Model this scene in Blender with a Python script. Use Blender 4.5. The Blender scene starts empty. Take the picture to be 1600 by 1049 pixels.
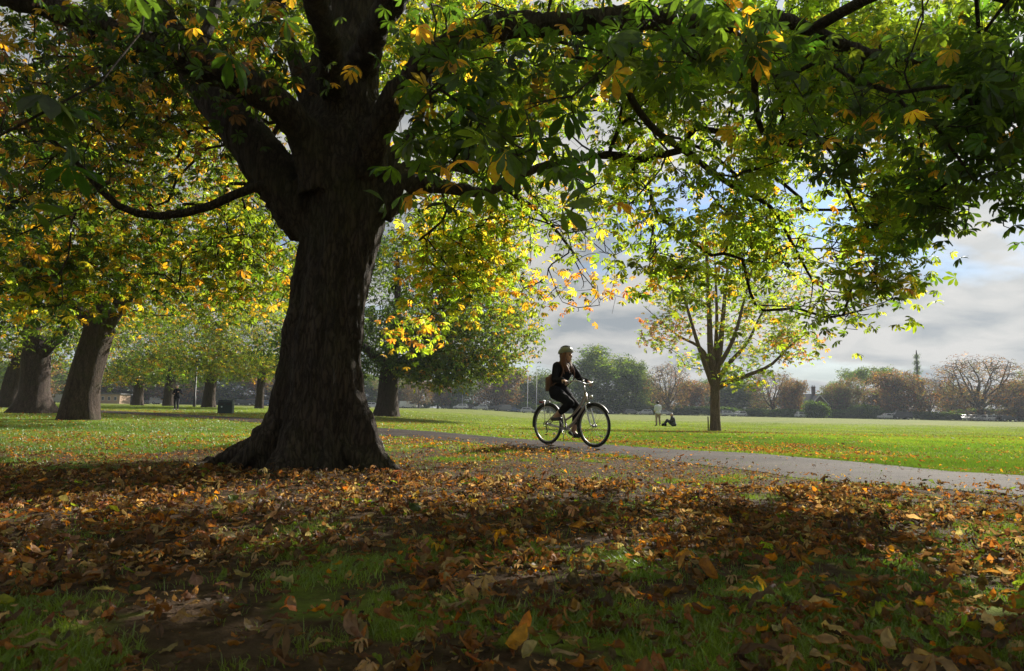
import bpy, bmesh, math, random
import numpy as np
from mathutils import Vector, Matrix

random.seed(7)
RNG = np.random.default_rng(7)
scene = bpy.context.scene
COL = scene.collection
R = math.radians

# ------------------------------------------------------------------ camera
F = 1067.0                       # focal length in pixels of the 1600 px wide photograph
PITCH, ROLL, CAMZ = R(6.125), 0.0165, 0.62
_f = Vector((0, math.cos(PITCH), math.sin(PITCH)))
_r0 = Vector((1, 0, 0)); _u0 = _r0.cross(_f)
_r = _r0 * math.cos(ROLL) + _u0 * math.sin(ROLL)
_u = -_r0 * math.sin(ROLL) + _u0 * math.cos(ROLL)
cam_data = bpy.data.cameras.new("camera")
cam_data.sensor_width = 36.0
cam_data.lens = 36.0 * F / 1600.0
cam_data.clip_start = 0.05
cam_data.clip_end = 5000.0
cam_data.dof.use_dof = True
cam_data.dof.focus_distance = 11.0
cam_data.dof.aperture_fstop = 8.0
cam = bpy.data.objects.new("camera", cam_data)
cam.matrix_world = Matrix(((_r.x, _u.x, -_f.x, 0), (_r.y, _u.y, -_f.y, 0), (_r.z, _u.z, -_f.z, CAMZ), (0, 0, 0, 1)))
COL.objects.link(cam)
scene.camera = cam

# ------------------------------------------------------------------ sun and sky
SUN_AZ, SUN_EL = R(36.0), R(32.0)           # azimuth to the right of the view axis
sun_dir = Vector((math.sin(SUN_AZ) * math.cos(SUN_EL), math.cos(SUN_AZ) * math.cos(SUN_EL), math.sin(SUN_EL)))
sl = bpy.data.lights.new("sun", 'SUN')
sl.energy = 5.0
sl.angle = R(0.5)
sl.color = (1.0, 0.93, 0.82)
so = bpy.data.objects.new("sun", sl)
so.rotation_euler = (-sun_dir).to_track_quat('-Z', 'Y').to_euler()
COL.objects.link(so)

scene.view_settings.view_transform = 'Standard'
scene.view_settings.look = 'None'
scene.view_settings.gamma = 1.0
scene.view_settings.exposure = 0.85
scene.render.engine = 'CYCLES'
cy = scene.cycles
cy.max_bounces = 8; cy.diffuse_bounces = 5; cy.glossy_bounces = 2; cy.transmission_bounces = 4
cy.volume_bounces = 0; cy.transparent_max_bounces = 4
cy.use_denoising = True
cy.sample_clamp_indirect = 4.0
cy.caustics_reflective = False; cy.caustics_refractive = False

world = bpy.data.worlds.new("World")
scene.world = world
world.use_nodes = True


def N(nt, typ, **kw):
    n = nt.nodes.new(typ)
    for k, v in kw.items():
        if k.startswith('i_'):
            key = k[2:]
            key = int(key) if key.isdigit() else key.replace('_', ' ')
            n.inputs[key].default_value = v
        else:
            setattr(n, k, v)
    return n


def ramp(nt, stops, interp='LINEAR'):
    n = nt.nodes.new('ShaderNodeValToRGB')
    cr = n.color_ramp
    cr.interpolation = interp
    while len(cr.elements) < len(stops):
        cr.elements.new(0.5)
    for e, (p, c) in zip(cr.elements, stops):
        e.position = p
        e.color = (c[0], c[1], c[2], 1) if not isinstance(c, (int, float)) else (c, c, c, 1)
    return n


def mixc(nt, fac, a, b, blend='MIX'):
    n = nt.nodes.new('ShaderNodeMix')
    n.data_type = 'RGBA'
    n.blend_type = blend
    for idx, v in ((0, fac), (6, a), (7, b)):
        if hasattr(v, 'is_linked') or hasattr(v, 'links'):
            nt.links.new(v, n.inputs[idx])
        elif isinstance(v, (int, float)):
            n.inputs[idx].default_value = v if idx == 0 else (v, v, v, 1)
        else:
            n.inputs[idx].default_value = (v[0], v[1], v[2], 1)
    return n.outputs[2]


def build_world():
    nt = world.node_tree
    nt.nodes.clear()
    L = nt.links.new
    sky = N(nt, 'ShaderNodeTexSky', sky_type='NISHITA')
    sky.sun_disc = False
    sky.sun_elevation = SUN_EL
    sky.sun_rotation = SUN_AZ
    sky.air_density = 1.2; sky.dust_density = 0.6; sky.ozone_density = 2.5
    tc = N(nt, 'ShaderNodeTexCoord')
    sep = N(nt, 'ShaderNodeSeparateXYZ')
    L(tc.outputs['Generated'], sep.inputs[0])
    zc = N(nt, 'ShaderNodeMath', operation='MAXIMUM', i_1=0.0)
    L(sep.outputs['Z'], zc.inputs[0])
    za = N(nt, 'ShaderNodeMath', operation='ADD', i_1=0.26)
    L(zc.outputs[0], za.inputs[0])
    dx = N(nt, 'ShaderNodeMath', operation='DIVIDE'); L(sep.outputs['X'], dx.inputs[0]); L(za.outputs[0], dx.inputs[1])
    dy = N(nt, 'ShaderNodeMath', operation='DIVIDE'); L(sep.outputs['Y'], dy.inputs[0]); L(za.outputs[0], dy.inputs[1])
    cmb = N(nt, 'ShaderNodeCombineXYZ'); L(dx.outputs[0], cmb.inputs[0]); L(dy.outputs[0], cmb.inputs[1])
    mp = N(nt, 'ShaderNodeMapping'); L(cmb.outputs[0], mp.inputs[0])
    mp.inputs['Location'].default_value = (1.7, 0.6, 0)
    mp.inputs['Scale'].default_value = (1.1, 1.7, 1)
    n1 = N(nt, 'ShaderNodeTexNoise', i_Scale=1.0, i_Detail=9.0, i_Roughness=0.53, i_Distortion=0.25)
    L(mp.outputs[0], n1.inputs['Vector'])
    cover = ramp(nt, [(0.32, 0.0), (0.46, 1.0)]); L(n1.outputs[0], cover.inputs[0])
    n2 = N(nt, 'ShaderNodeTexNoise', i_Scale=3.0, i_Detail=7.0, i_Roughness=0.5, i_Distortion=0.4)
    mp2 = N(nt, 'ShaderNodeMapping'); L(cmb.outputs[0], mp2.inputs[0]); mp2.inputs['Location'].default_value = (7.9, 1.3, 0)
    L(mp2.outputs[0], n2.inputs['Vector'])
    shade = ramp(nt, [(0.36, (1.95, 2.17, 2.35)), (0.46, (2.85, 2.92, 2.92)), (0.57, (3.6, 3.56, 3.45))])
    L(n2.outputs[0], shade.inputs[0])
    # brighter towards the sun
    dot = N(nt, 'ShaderNodeVectorMath', operation='DOT_PRODUCT')
    L(tc.outputs['Generated'], dot.inputs[0]); dot.inputs[1].default_value = sun_dir
    glow = ramp(nt, [(0.0, 0.0), (0.6, 0.06), (0.85, 0.36), (1.0, 1.0)]); L(dot.outputs['Value'], glow.inputs[0])
    gm = N(nt, 'ShaderNodeMath', operation='MULTIPLY_ADD', i_1=0.75, i_2=0.93); L(glow.outputs[0], gm.inputs[0])
    cl = N(nt, 'ShaderNodeVectorMath', operation='SCALE'); L(shade.outputs[0], cl.inputs[0]); L(gm.outputs[0], cl.inputs['Scale'])
    tint = mixc(nt, 1.0, sky.outputs[0], (0.5, 0.62, 0.8), 'MULTIPLY')
    # near the horizon the cloud closes up
    hz = ramp(nt, [(0.02, 0.85), (0.16, 0.0)]); L(sep.outputs['Z'], hz.inputs[0])
    cv = N(nt, 'ShaderNodeMath', operation='MAXIMUM'); L(cover.outputs[0], cv.inputs[0]); L(hz.outputs[0], cv.inputs[1])
    m = mixc(nt, cv.outputs[0], tint, cl.outputs[0])
    bg = N(nt, 'ShaderNodeBackground', i_Strength=0.085)
    L(m, bg.inputs[0])
    out = N(nt, 'ShaderNodeOutputWorld'); L(bg.outputs[0], out.inputs[0])


build_world()


# ------------------------------------------------------------------ terrain and pixel <-> world
def sst(a, b, x):
    t = np.clip((x - a) / (b - a), 0, 1)
    return t * t * (3 - 2 * t)


def _hash(ix, iy, iz):
    h = (ix * 374761393 + iy * 668265263 + iz * 1274126177) & 0xFFFFFFFF
    h = ((h ^ (h >> 13)) * 1274126177) & 0xFFFFFFFF
    return ((h ^ (h >> 16)) & 0xFFFFFF) / float(0xFFFFFF)


def vnoise(x, y, z=0.0, seed=0):
    x = np.asarray(x, float); y = np.asarray(y, float); z = np.asarray(z, float) + seed * 17.31
    x, y, z = np.broadcast_arrays(x, y, z)
    ix = np.floor(x).astype(np.int64); iy = np.floor(y).astype(np.int64); iz = np.floor(z).astype(np.int64)
    fx, fy, fz = x - ix, y - iy, z - iz
    fx = fx * fx * (3 - 2 * fx); fy = fy * fy * (3 - 2 * fy); fz = fz * fz * (3 - 2 * fz)
    r = 0
    for a in (0, 1):
        for b in (0, 1):
            for c in (0, 1):
                w = (fx if a else 1 - fx) * (fy if b else 1 - fy) * (fz if c else 1 - fz)
                r = r + w * _hash(ix + a, iy + b, iz + c)
    return r


def fbm(x, y, z=0.0, seed=0, octv=4):
    s, a, t = 0, 1.0, 0
    for o in range(octv):
        s = s + a * vnoise(np.asarray(x) * 2 ** o, np.asarray(y) * 2 ** o, np.asarray(z) * 2 ** o, seed + o * 3)
        t += a; a *= 0.5
    return s / t


TREE = (-1.86, 6.35)             # foot of the big chestnut


def gz(X, Y):
    X = np.asarray(X, float); Y = np.asarray(Y, float)
    s = sst(-14, 6, X)
    far = (1 - s) * 0.30 * sst(30, 65, Y) + s * (-0.42) * sst(15, 40, Y)
    near = 1 - sst(12, 30, np.hypot(X, Y))
    und = (vnoise(X * 0.5, Y * 0.5, 0, 1) - 0.5) * 0.05 + (vnoise(X * 1.7, Y * 1.7, 0, 2) - 0.5) * 0.025
    keep = sst(0.9, 2.0, np.hypot(X, Y))
    rr = np.hypot(X - TREE[0], Y - TREE[1])
    mound = 0.07 * np.exp(-(rr / 1.3) ** 2)
    return far + (und * keep - 0.01) * near + mound


def project(p):
    d = Vector(p) - Vector((0, 0, CAMZ))
    z = d.dot(_f)
    return 800 + F * d.dot(_r) / z, 524.5 - F * d.dot(_u) / z


def P(px, py, Y):
    d = _f + _r * ((px - 800) / F) + _u * ((524.5 - py) / F)
    return Vector((0, 0, CAMZ)) + d * (Y / d.y)


def Parr(px, py, Y):
    px = np.asarray(px, float); py = np.asarray(py, float); Y = np.asarray(Y, float)
    f, r, u = np.array(_f), np.array(_r), np.array(_u)
    d = f + r * ((px - 800) / F)[..., None] + u * ((524.5 - py) / F)[..., None]
    return np.array([0, 0, CAMZ]) + d * (Y / d[..., 1])[..., None]


def G(px, py):
    """point of the ground seen at this pixel (march out along the ray)"""
    d = _f + _r * ((px - 800) / F) + _u * ((524.5 - py) / F)
    prev = 0.5
    for i in range(1, 4000):
        Y = 0.5 * 1.004 ** i * 1.0
        q = Vector((0, 0, CAMZ)) + d * (Y / d.y)
        if q.z <= float(gz(q.x, q.y)):
            return Vector((q.x, q.y, float(gz(q.x, q.y))))
        if Y > 900:
            break
    return Vector((q.x, q.y, float(gz(q.x, q.y))))


def onground(px, Y):
    """point of the ground in image column px at depth Y"""
    X = P(px, 640, Y).x
    return Vector((X, Y, float(gz(X, Y))))


# ------------------------------------------------------------------ objects, tags, meshes
def tag(o, label=None, cat=None, group=None, kind=None):
    if label: o['label'] = label
    if cat: o['category'] = cat
    if group: o['group'] = group
    if kind: o['kind'] = kind
    return o


def empty(name, loc=(0, 0, 0), rz=0.0, label=None, cat=None, group=None):
    o = bpy.data.objects.new(name, None)
    o.empty_display_size = 0.2
    COL.objects.link(o)
    o.location = loc
    o.rotation_euler = (0, 0, rz)
    return tag(o, label, cat, group)


def copy_tree(o, parent=None):
    c = o.copy()
    COL.objects.link(c)
    c.parent = parent
    if parent is not None:
        c.matrix_parent_inverse = o.matrix_parent_inverse.copy()
    for ch in CHILDREN.get(o.name, []):
        cc = copy_tree(ch, c)
        CHILDREN.setdefault(c.name, []).append(cc)
    return c


CHILDREN = {}


def link(name, me, parent=None, mats=None):
    o = bpy.data.objects.new(name, me)
    COL.objects.link(o)
    if mats is not None:
        for m in (mats if isinstance(mats, (list, tuple)) else [mats]):
            me.materials.append(m)
    if parent is not None:
        o.parent = parent
        CHILDREN.setdefault(parent.name, []).append(o)
    return o


def npmesh(name, verts, faces, colors=None, matidx=None, smooth=False):
    """faces: list of (array of shape (n,k)) groups"""
    me = bpy.data.meshes.new(name)
    verts = np.asarray(verts, np.float32)
    me.vertices.add(len(verts))
    me.vertices.foreach_set('co', verts.ravel())
    if not isinstance(faces, (list, tuple)):
        faces = [faces]
    faces = [np.asarray(f, np.int32) for f in faces if len(f)]
    tot = np.concatenate([np.full(len(f), f.shape[1], np.int32) for f in faces])
    idx = np.concatenate([f.ravel() for f in faces])
    st = np.concatenate([[0], np.cumsum(tot)[:-1]]).astype(np.int32)
    me.loops.add(len(idx))
    me.loops.foreach_set('vertex_index', idx)
    me.polygons.add(len(tot))
    me.polygons.foreach_set('loop_start', st)
    if matidx is not None:
        me.polygons.foreach_set('material_index', np.asarray(matidx, np.int32))
    me.polygons.foreach_set('use_smooth', np.full(len(tot), bool(smooth)))
    me.update(calc_edges=True)
    if colors is not None:
        ca = me.color_attributes.new('leaf_color', 'FLOAT_COLOR', 'POINT')
        c4 = np.ones((len(verts), 4), np.float32)
        c4[:, :3] = colors
        ca.data.foreach_set('color', c4.ravel())
    return me


class MB:
    """collects tubes, boxes, lathes into one mesh"""

    def __init__(s):
        s.v = []; s.q = []; s.t = []; s.n = 0

    def add(s, v, quads=(), tris=()):
        v = np.asarray(v, float).reshape(-1, 3)
        if len(quads): s.q.append(np.asarray(quads, int) + s.n)
        if len(tris): s.t.append(np.asarray(tris, int) + s.n)
        s.v.append(v); s.n += len(v)
        return s

    def tube(s, pts, rad, sides=8, cap=True, closed=False):
        pts = np.asarray([tuple(p) for p in pts], float)
        n = len(pts)
        rad = np.full(n, rad, float) if np.isscalar(rad) else np.asarray(rad, float)
        if not closed:
            kp = np.r_[True, np.linalg.norm(np.diff(pts, axis=0), axis=1) > 1e-4]
            pts, rad = pts[kp], rad[kp]; n = len(pts)
            if n < 2: return s
        if closed:
            tan = np.roll(pts, -1, 0) - np.roll(pts, 1, 0)
        else:
            tan = np.gradient(pts, axis=0)
        tan /= np.linalg.norm(tan, axis=1)[:, None] + 1e-12
        up = np.array([0, 0, 1.0]) if abs(tan[0][2]) < 0.9 else np.array([1.0, 0, 0])
        nrm = np.cross(tan[0], up); nrm /= np.linalg.norm(nrm)
        A = np.zeros((n, 3)); A[0] = nrm
        for i in range(1, n):
            a = A[i - 1] - tan[i] * A[i - 1].dot(tan[i])
            A[i] = a / (np.linalg.norm(a) + 1e-12)
        B = np.cross(tan, A)
        th = np.linspace(0, 2 * np.pi, sides, endpoint=False)
        ring = pts[:, None, :] + rad[:, None, None] * (np.cos(th)[None, :, None] * A[:, None, :] + np.sin(th)[None, :, None] * B[:, None, :])
        v = ring.reshape(-1, 3)
        m = n if closed else n - 1
        i = np.arange(m)[:, None] * sides; j = np.arange(sides)[None, :]
        i2 = ((np.arange(m) + 1) % n)[:, None] * sides; j2 = (j + 1) % sides
        q = np.stack([i + j, i + j2, i2 + j2, i2 + j], -1).reshape(-1, 4)
        tr = []
        if cap and not closed:
            v = np.vstack([v, pts[0], pts[-1]])
            c0, c1 = n * sides, n * sides + 1
            for k in range(sides):
                k2 = (k + 1) % sides
                tr.append((c0, k2, k)); tr.append((c1, (n - 1) * sides + k, (n - 1) * sides + k2))
        return s.add(v, q, tr)

    def box(s, c, size, rot=0.0, M=None):
        x, y, z = [a / 2 for a in size]
        v = np.array([(i * x, j * y, k * z) for i in (-1, 1) for j in (-1, 1) for k in (-1, 1)])
        if M is not None:
            v = v @ np.array(M).T
        cs, sn = math.cos(rot), math.sin(rot)
        v = np.stack([v[:, 0] * cs - v[:, 1] * sn, v[:, 0] * sn + v[:, 1] * cs, v[:, 2]], 1) + np.array(c)
        q = [(0, 1, 3, 2), (4, 6, 7, 5), (0, 4, 5, 1), (2, 3, 7, 6), (0, 2, 6, 4), (1, 5, 7, 3)]
        return s.add(v, q)

    def ell(s, c, rad, seg=14, rings=9, M=None):
        th = np.linspace(0, 2 * np.pi, seg, endpoint=False)
        ph = np.linspace(0, np.pi, rings + 1)[1:-1]
        v = [(0, 0, 1.0)]
        for p in ph:
            for t in th:
                v.append((math.sin(p) * math.cos(t), math.sin(p) * math.sin(t), math.cos(p)))
        v.append((0, 0, -1.0))
        v = np.array(v) * np.array(rad)
        if M is not None:
            v = v @ np.array(M).T
        v = v + np.array(c)
        q, t_ = [], []
        nr = len(ph)
        for k in range(seg):
            t_.append((0, 1 + k, 1 + (k + 1) % seg))
            b = 1 + (nr - 1) * seg
            t_.append((len(v) - 1, b + (k + 1) % seg, b + k))
        for r_ in range(nr - 1):
            for k in range(seg):
                a = 1 + r_ * seg
                q.append((a + k, a + seg + k, a + seg + (k + 1) % seg, a + (k + 1) % seg))
        return s.add(v, q, t_)

    def mesh(s, name, smooth=True):
        fs = []
        if s.q: fs.append(np.vstack(s.q))
        if s.t: fs.append(np.vstack(s.t))
        return npmesh(name, np.vstack(s.v), fs, smooth=smooth)

    def build(s, name, mat, parent=None, smooth=True, bevel=0.0):
        o = link(name, s.mesh(name, smooth), parent, mat)
        if bevel:
            bm = bmesh.new(); bm.from_mesh(o.data)
            bmesh.ops.bevel(bm, geom=list(bm.edges), offset=bevel, segments=2, affect='EDGES', clamp_overlap=True)
            bm.to_mesh(o.data); bm.free()
        return o


# ------------------------------------------------------------------ materials
def mat_new(name):
    m = bpy.data.materials.new(name)
    m.use_nodes = True
    m.node_tree.nodes.clear()
    return m


def mat_plain(name, col, rough=0.6, metal=0.0, spec=0.5, var=0.12, scale=8.0, bump=0.0):
    m = mat_new(name); nt = m.node_tree; L = nt.links.new
    tc = N(nt, 'ShaderNodeTexCoord')
    no = N(nt, 'ShaderNodeTexNoise', i_Scale=scale, i_Detail=5.0, i_Roughness=0.6)
    L(tc.outputs['Object'], no.inputs['Vector'])
    rp = ramp(nt, [(0.3, tuple(c * (1 - var) for c in col)), (0.7, tuple(min(1, c * (1 + var)) for c in col))])
    L(no.outputs[0], rp.inputs[0])
    b = N(nt, 'ShaderNodeBsdfPrincipled', i_Roughness=rough, i_Metallic=metal)
    b.inputs['Specular IOR Level'].default_value = spec
    L(rp.outputs[0], b.inputs['Base Color'])
    if bump:
        bp = N(nt, 'ShaderNodeBump', i_Strength=bump, i_Distance=0.02)
        L(no.outputs[0], bp.inputs['Height']); L(bp.outputs[0], b.inputs['Normal'])
    o = N(nt, 'ShaderNodeOutputMaterial'); L(b.outputs[0], o.inputs[0])
    return m


def mat_leaf(name, trans=0.5, gain=1.9, gloss=0.08, rough=0.45, mottled=0.25, scale=30.0):
    m = mat_new(name); nt = m.node_tree; L = nt.links.new
    at = N(nt, 'ShaderNodeAttribute', attribute_name='leaf_color')
    tc = N(nt, 'ShaderNodeTexCoord')
    no = N(nt, 'ShaderNodeTexNoise', i_Scale=scale, i_Detail=3.0)
    L(tc.outputs['Object'], no.inputs['Vector'])
    rp = ramp(nt, [(0.3, 1 - mottled), (0.7, 1 + mottled)]); L(no.outputs[0], rp.inputs[0])
    base = mixc(nt, 1.0, at.outputs['Color'], rp.outputs[0], 'MULTIPLY')
    tr = mixc(nt, 1.0, base, (gain * 1.0, gain * 1.05, gain * 0.6), 'MULTIPLY')
    d = N(nt, 'ShaderNodeBsdfDiffuse'); L(base, d.inputs[0])
    t = N(nt, 'ShaderNodeBsdfTranslucent'); L(tr, t.inputs[0])
    mx = N(nt, 'ShaderNodeMixShader', i_0=trans); L(d.outputs[0], mx.inputs[1]); L(t.outputs[0], mx.inputs[2])
    g = N(nt, 'ShaderNodeBsdfGlossy', i_Roughness=rough); g.inputs[0].default_value = (0.9, 0.95, 1, 1)
    mx2 = N(nt, 'ShaderNodeMixShader', i_0=gloss); L(mx.outputs[0], mx2.inputs[1]); L(g.outputs[0], mx2.inputs[2])
    o = N(nt, 'ShaderNodeOutputMaterial'); L(mx2.outputs[0], o.inputs[0])
    return m


def mat_bark(name, dark, light, scale=1.0, bump=0.6, moss=(0.05, 0.055, 0.02), mossamt=0.35):
    m = mat_new(name); nt = m.node_tree; L = nt.links.new
    tc = N(nt, 'ShaderNodeTexCoord')
    mp = N(nt, 'ShaderNodeMapping'); L(tc.outputs['Object'], mp.inputs[0])
    mp.inputs['Scale'].default_value = (1.0 * scale, 1.0 * scale, 0.24 * scale)
    v = N(nt, 'ShaderNodeTexVoronoi', i_Scale=22.0, feature='DISTANCE_TO_EDGE')
    n0 = N(nt, 'ShaderNodeTexNoise', i_Scale=10.0, i_Detail=8.0, i_Roughness=0.65)
    L(mp.outputs[0], n0.inputs['Vector'])
    wv = N(nt, 'ShaderNodeVectorMath', operation='SCALE', i_Scale=0.16); L(n0.outputs['Color'], wv.inputs[0])
    ad = N(nt, 'ShaderNodeVectorMath', operation='ADD'); L(mp.outputs[0], ad.inputs[0]); L(wv.outputs[0], ad.inputs[1])
    L(ad.outputs[0], v.inputs['Vector'])
    cr = ramp(nt, [(0.0, 0.25), (0.12, 0.7), (0.5, 1.0)]); L(v.outputs['Distance'], cr.inputs[0])
    hm = N(nt, 'ShaderNodeMath', operation='MULTIPLY_ADD', i_1=0.7); L(n0.outputs[0], hm.inputs[0]); L(cr.outputs[0], hm.inputs[2])
    c1 = mixc(nt, cr.outputs[0], dark, light)
    nr = ramp(nt, [(0.35, 0.65), (0.68, 1.25)]); L(n0.outputs[0], nr.inputs[0])
    c2 = mixc(nt, 1.0, c1, nr.outputs[0], 'MULTIPLY')
    n3 = N(nt, 'ShaderNodeTexNoise', i_Scale=2.2, i_Detail=4.0); L(tc.outputs['Object'], n3.inputs['Vector'])
    ms = ramp(nt, [(0.5, 0.0), (0.7, mossamt)]); L(n3.outputs[0], ms.inputs[0])
    c3 = mixc(nt, ms.outputs[0], c2, moss)
    b = N(nt, 'ShaderNodeBsdfPrincipled', i_Roughness=0.85)
    b.inputs['Specular IOR Level'].default_value = 0.25
    L(c3, b.inputs['Base Color'])
    bp = N(nt, 'ShaderNodeBump', i_Strength=bump, i_Distance=0.03)
    L(hm.outputs[0], bp.inputs['Height']); L(bp.outputs[0], b.inputs['Normal'])
    o = N(nt, 'ShaderNodeOutputMaterial'); L(b.outputs[0], o.inputs[0])
    return m


def mat_ground():
    m = mat_new('grassland'); nt = m.node_tree; L = nt.links.new
    at = N(nt, 'ShaderNodeAttribute', attribute_name='leaf_color')     # r grass cover, g leaf litter, b dirt
    sep = N(nt, 'ShaderNodeSeparateColor'); L(at.outputs['Color'], sep.inputs[0])
    tc = N(nt, 'ShaderNodeTexCoord')
    n1 = N(nt, 'ShaderNodeTexNoise', i_Scale=0.22, i_Detail=9.0, i_Roughness=0.68); L(tc.outputs['Object'], n1.inputs['Vector'])
    n2 = N(nt, 'ShaderNodeTexNoise', i_Scale=14.0, i_Detail=6.0, i_Roughness=0.7); L(tc.outputs['Object'], n2.inputs['Vector'])
    n3 = N(nt, 'ShaderNodeTexNoise', i_Scale=4.0, i_Detail=5.0, i_Roughness=0.7); L(tc.outputs['Object'], n3.inputs['Vector'])
    g1 = ramp(nt, [(0.34, (0.085, 0.125, 0.02)), (0.5, (0.145, 0.18, 0.028)), (0.64, (0.21, 0.205, 0.05))]); L(n1.outputs[0], g1.inputs[0])
    g2 = ramp(nt, [(0.3, 0.62), (0.7, 1.3)]); L(n2.outputs[0], g2.inputs[0])
    grass = mixc(nt, 1.0, g1.outputs[0], g2.outputs[0], 'MULTIPLY')
    soil = ramp(nt, [(0.3, (0.028, 0.018, 0.011)), (0.55, (0.075, 0.048, 0.03)), (0.75, (0.15, 0.1, 0.065))]); L(n2.outputs[0], soil.inputs[0])
    add = N(nt, 'ShaderNodeMath', operation='MULTIPLY_ADD', i_1=0.7, i_2=-0.35); L(n3.outputs[0], add.inputs[0])
    ad2 = N(nt, 'ShaderNodeMath', operation='ADD', use_clamp=True); L(add.outputs[0], ad2.inputs[0]); L(sep.outputs[0], ad2.inputs[1])
    gr = ramp(nt, [(0.4, 0.0), (0.6, 1.0)]); L(ad2.outputs[0], gr.inputs[0])
    base = mixc(nt, gr.outputs[0], soil.outputs[0], grass)
    # far leaf litter as small flecks on the turf
    vo = N(nt, 'ShaderNodeTexVoronoi', i_Scale=7.0); L(tc.outputs['Object'], vo.inputs['Vector'])
    fl = N(nt, 'ShaderNodeMath', operation='LESS_THAN'); 
    rnd = N(nt, 'ShaderNodeSeparateColor'); L(vo.outputs['Color'], rnd.inputs[0])
    L(rnd.outputs[0], fl.inputs[0]); L(sep.outputs[1], fl.inputs[1])
    lc = ramp(nt, [(0.0, (0.2, 0.09, 0.03)), (0.4, (0.34, 0.15, 0.035)), (0.8, (0.42, 0.25, 0.08))]); L(rnd.outputs[1], lc.inputs[0])
    dd = N(nt, 'ShaderNodeMath', operation='LESS_THAN', i_1=0.42); L(vo.outputs['Distance'], dd.inputs[0])
    ff = N(nt, 'ShaderNodeMath', operation='MULTIPLY'); L(fl.outputs[0], ff.inputs[0]); L(dd.outputs[0], ff.inputs[1])
    base = mixc(nt, ff.outputs[0], base, lc.outputs[0])
    b = N(nt, 'ShaderNodeBsdfPrincipled', i_Roughness=0.95)
    b.inputs['Specular IOR Level'].default_value = 0.1
    L(base, b.inputs['Base Color'])
    bp = N(nt, 'ShaderNodeBump', i_Strength=0.7, i_Distance=0.05)
    L(n2.outputs[0], bp.inputs['Height']); L(bp.outputs[0], b.inputs['Normal'])
    o = N(nt, 'ShaderNodeOutputMaterial'); L(b.outputs[0], o.inputs[0])
    return m


def mat_path():
    m = mat_new('worn_asphalt'); nt = m.node_tree; L = nt.links.new
    tc = N(nt, 'ShaderNodeTexCoord')
    n1 = N(nt, 'ShaderNodeTexNoise', i_Scale=1.3, i_Detail=6.0, i_Roughness=0.6); L(tc.outputs['Object'], n1.inputs['Vector'])
    n2 = N(nt, 'ShaderNodeTexNoise', i_Scale=70.0, i_Detail=3.0, i_Roughness=0.8); L(tc.outputs['Object'], n2.inputs['Vector'])
    c1 = ramp(nt, [(0.34, (0.026, 0.020, 0.018)), (0.62, (0.062, 0.049, 0.043))]); L(n1.outputs[0], c1.inputs[0])
    c2 = ramp(nt, [(0.3, 0.6), (0.7, 1.35)]); L(n2.outputs[0], c2.inputs[0])
    c = mixc(nt, 1.0, c1.outputs[0], c2.outputs[0], 'MULTIPLY')
    # cracks
    v = N(nt, 'ShaderNodeTexVoronoi', i_Scale=0.9, feature='DISTANCE_TO_EDGE')
    wv = N(nt, 'ShaderNodeVectorMath', operation='SCALE', i_Scale=0.5); L(n1.outputs['Color'], wv.inputs[0])
    ad = N(nt, 'ShaderNodeVectorMath', operation='ADD'); L(tc.outputs['Object'], ad.inputs[0]); L(wv.outputs[0], ad.inputs[1]); L(ad.outputs[0], v.inputs['Vector'])
    cr = ramp(nt, [(0.0, 0.35), (0.012, 1.0)]); L(v.outputs['Distance'], cr.inputs[0])
    c = mixc(nt, 1.0, c, cr.outputs[0], 'MULTIPLY')
    b = N(nt, 'ShaderNodeBsdfPrincipled', i_Roughness=0.8)
    b.inputs['Specular IOR Level'].default_value = 0.08
    L(c, b.inputs['Base Color'])
    bp = N(nt, 'ShaderNodeBump', i_Strength=0.5, i_Distance=0.01)
    L(n2.outputs[0], bp.inputs['Height']); L(bp.outputs[0], b.inputs['Normal'])
    o = N(nt, 'ShaderNodeOutputMaterial'); L(b.outputs[0], o.inputs[0])
    return m


M_LEAF = mat_leaf('chestnut_leaf', trans=0.62, gain=2.9, gloss=0.04)
M_FARLEAF = mat_leaf('far_foliage', trans=0.45, gain=2.6, gloss=0.04, rough=0.6)
M_LITTER = mat_leaf('fallen_leaf', trans=0.4, gain=2.5, gloss=0.02, rough=0.5, mottled=0.35, scale=45.0)
M_GRASS = mat_leaf('grass_blade', trans=0.45, gain=1.7, gloss=0.06, rough=0.4, mottled=0.15)
M_BARK = mat_bark('chestnut_bark', (0.018, 0.013, 0.010), (0.075, 0.055, 0.042), bump=0.9)
M_BARKAV = mat_bark('avenue_bark', (0.025, 0.017, 0.013), (0.105, 0.076, 0.06), bump=0.8)
M_BARK2 = mat_bark('young_bark', (0.05, 0.035, 0.022), (0.2, 0.145, 0.1), scale=1.3)
M_BARKFAR = mat_plain('far_bark', (0.06, 0.047, 0.04), 0.9, var=0.3)

# ------------------------------------------------------------------ ground and path
PATH_PX = [(1600, 745, 777), (1412, 732, 762), (1271, 719, 746), (1080, 703, 727), (945, 694, 714), (841, 688, 704),
           (747, 680.6, 695), (654, 674, 687), (580, 667.5, 680), (400, 653.5, 662), (250, 645.5, 651), (120, 640, 643.8)]
_pts = []
for px, yf, yn in PATH_PX:
    a, b = G(px, yf), G(px, yn)
    _pts.append(((a.x + b.x) / 2, (a.y + b.y) / 2, a, b))
PC = np.array([(p[0], p[1]) for p in _pts])
_e = (PC[0] - PC[2]) / np.linalg.norm(PC[0] - PC[2])
PC = np.vstack([PC[0] + _e * 9.0, PC[0] + _e * 4.5, PC])


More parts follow.
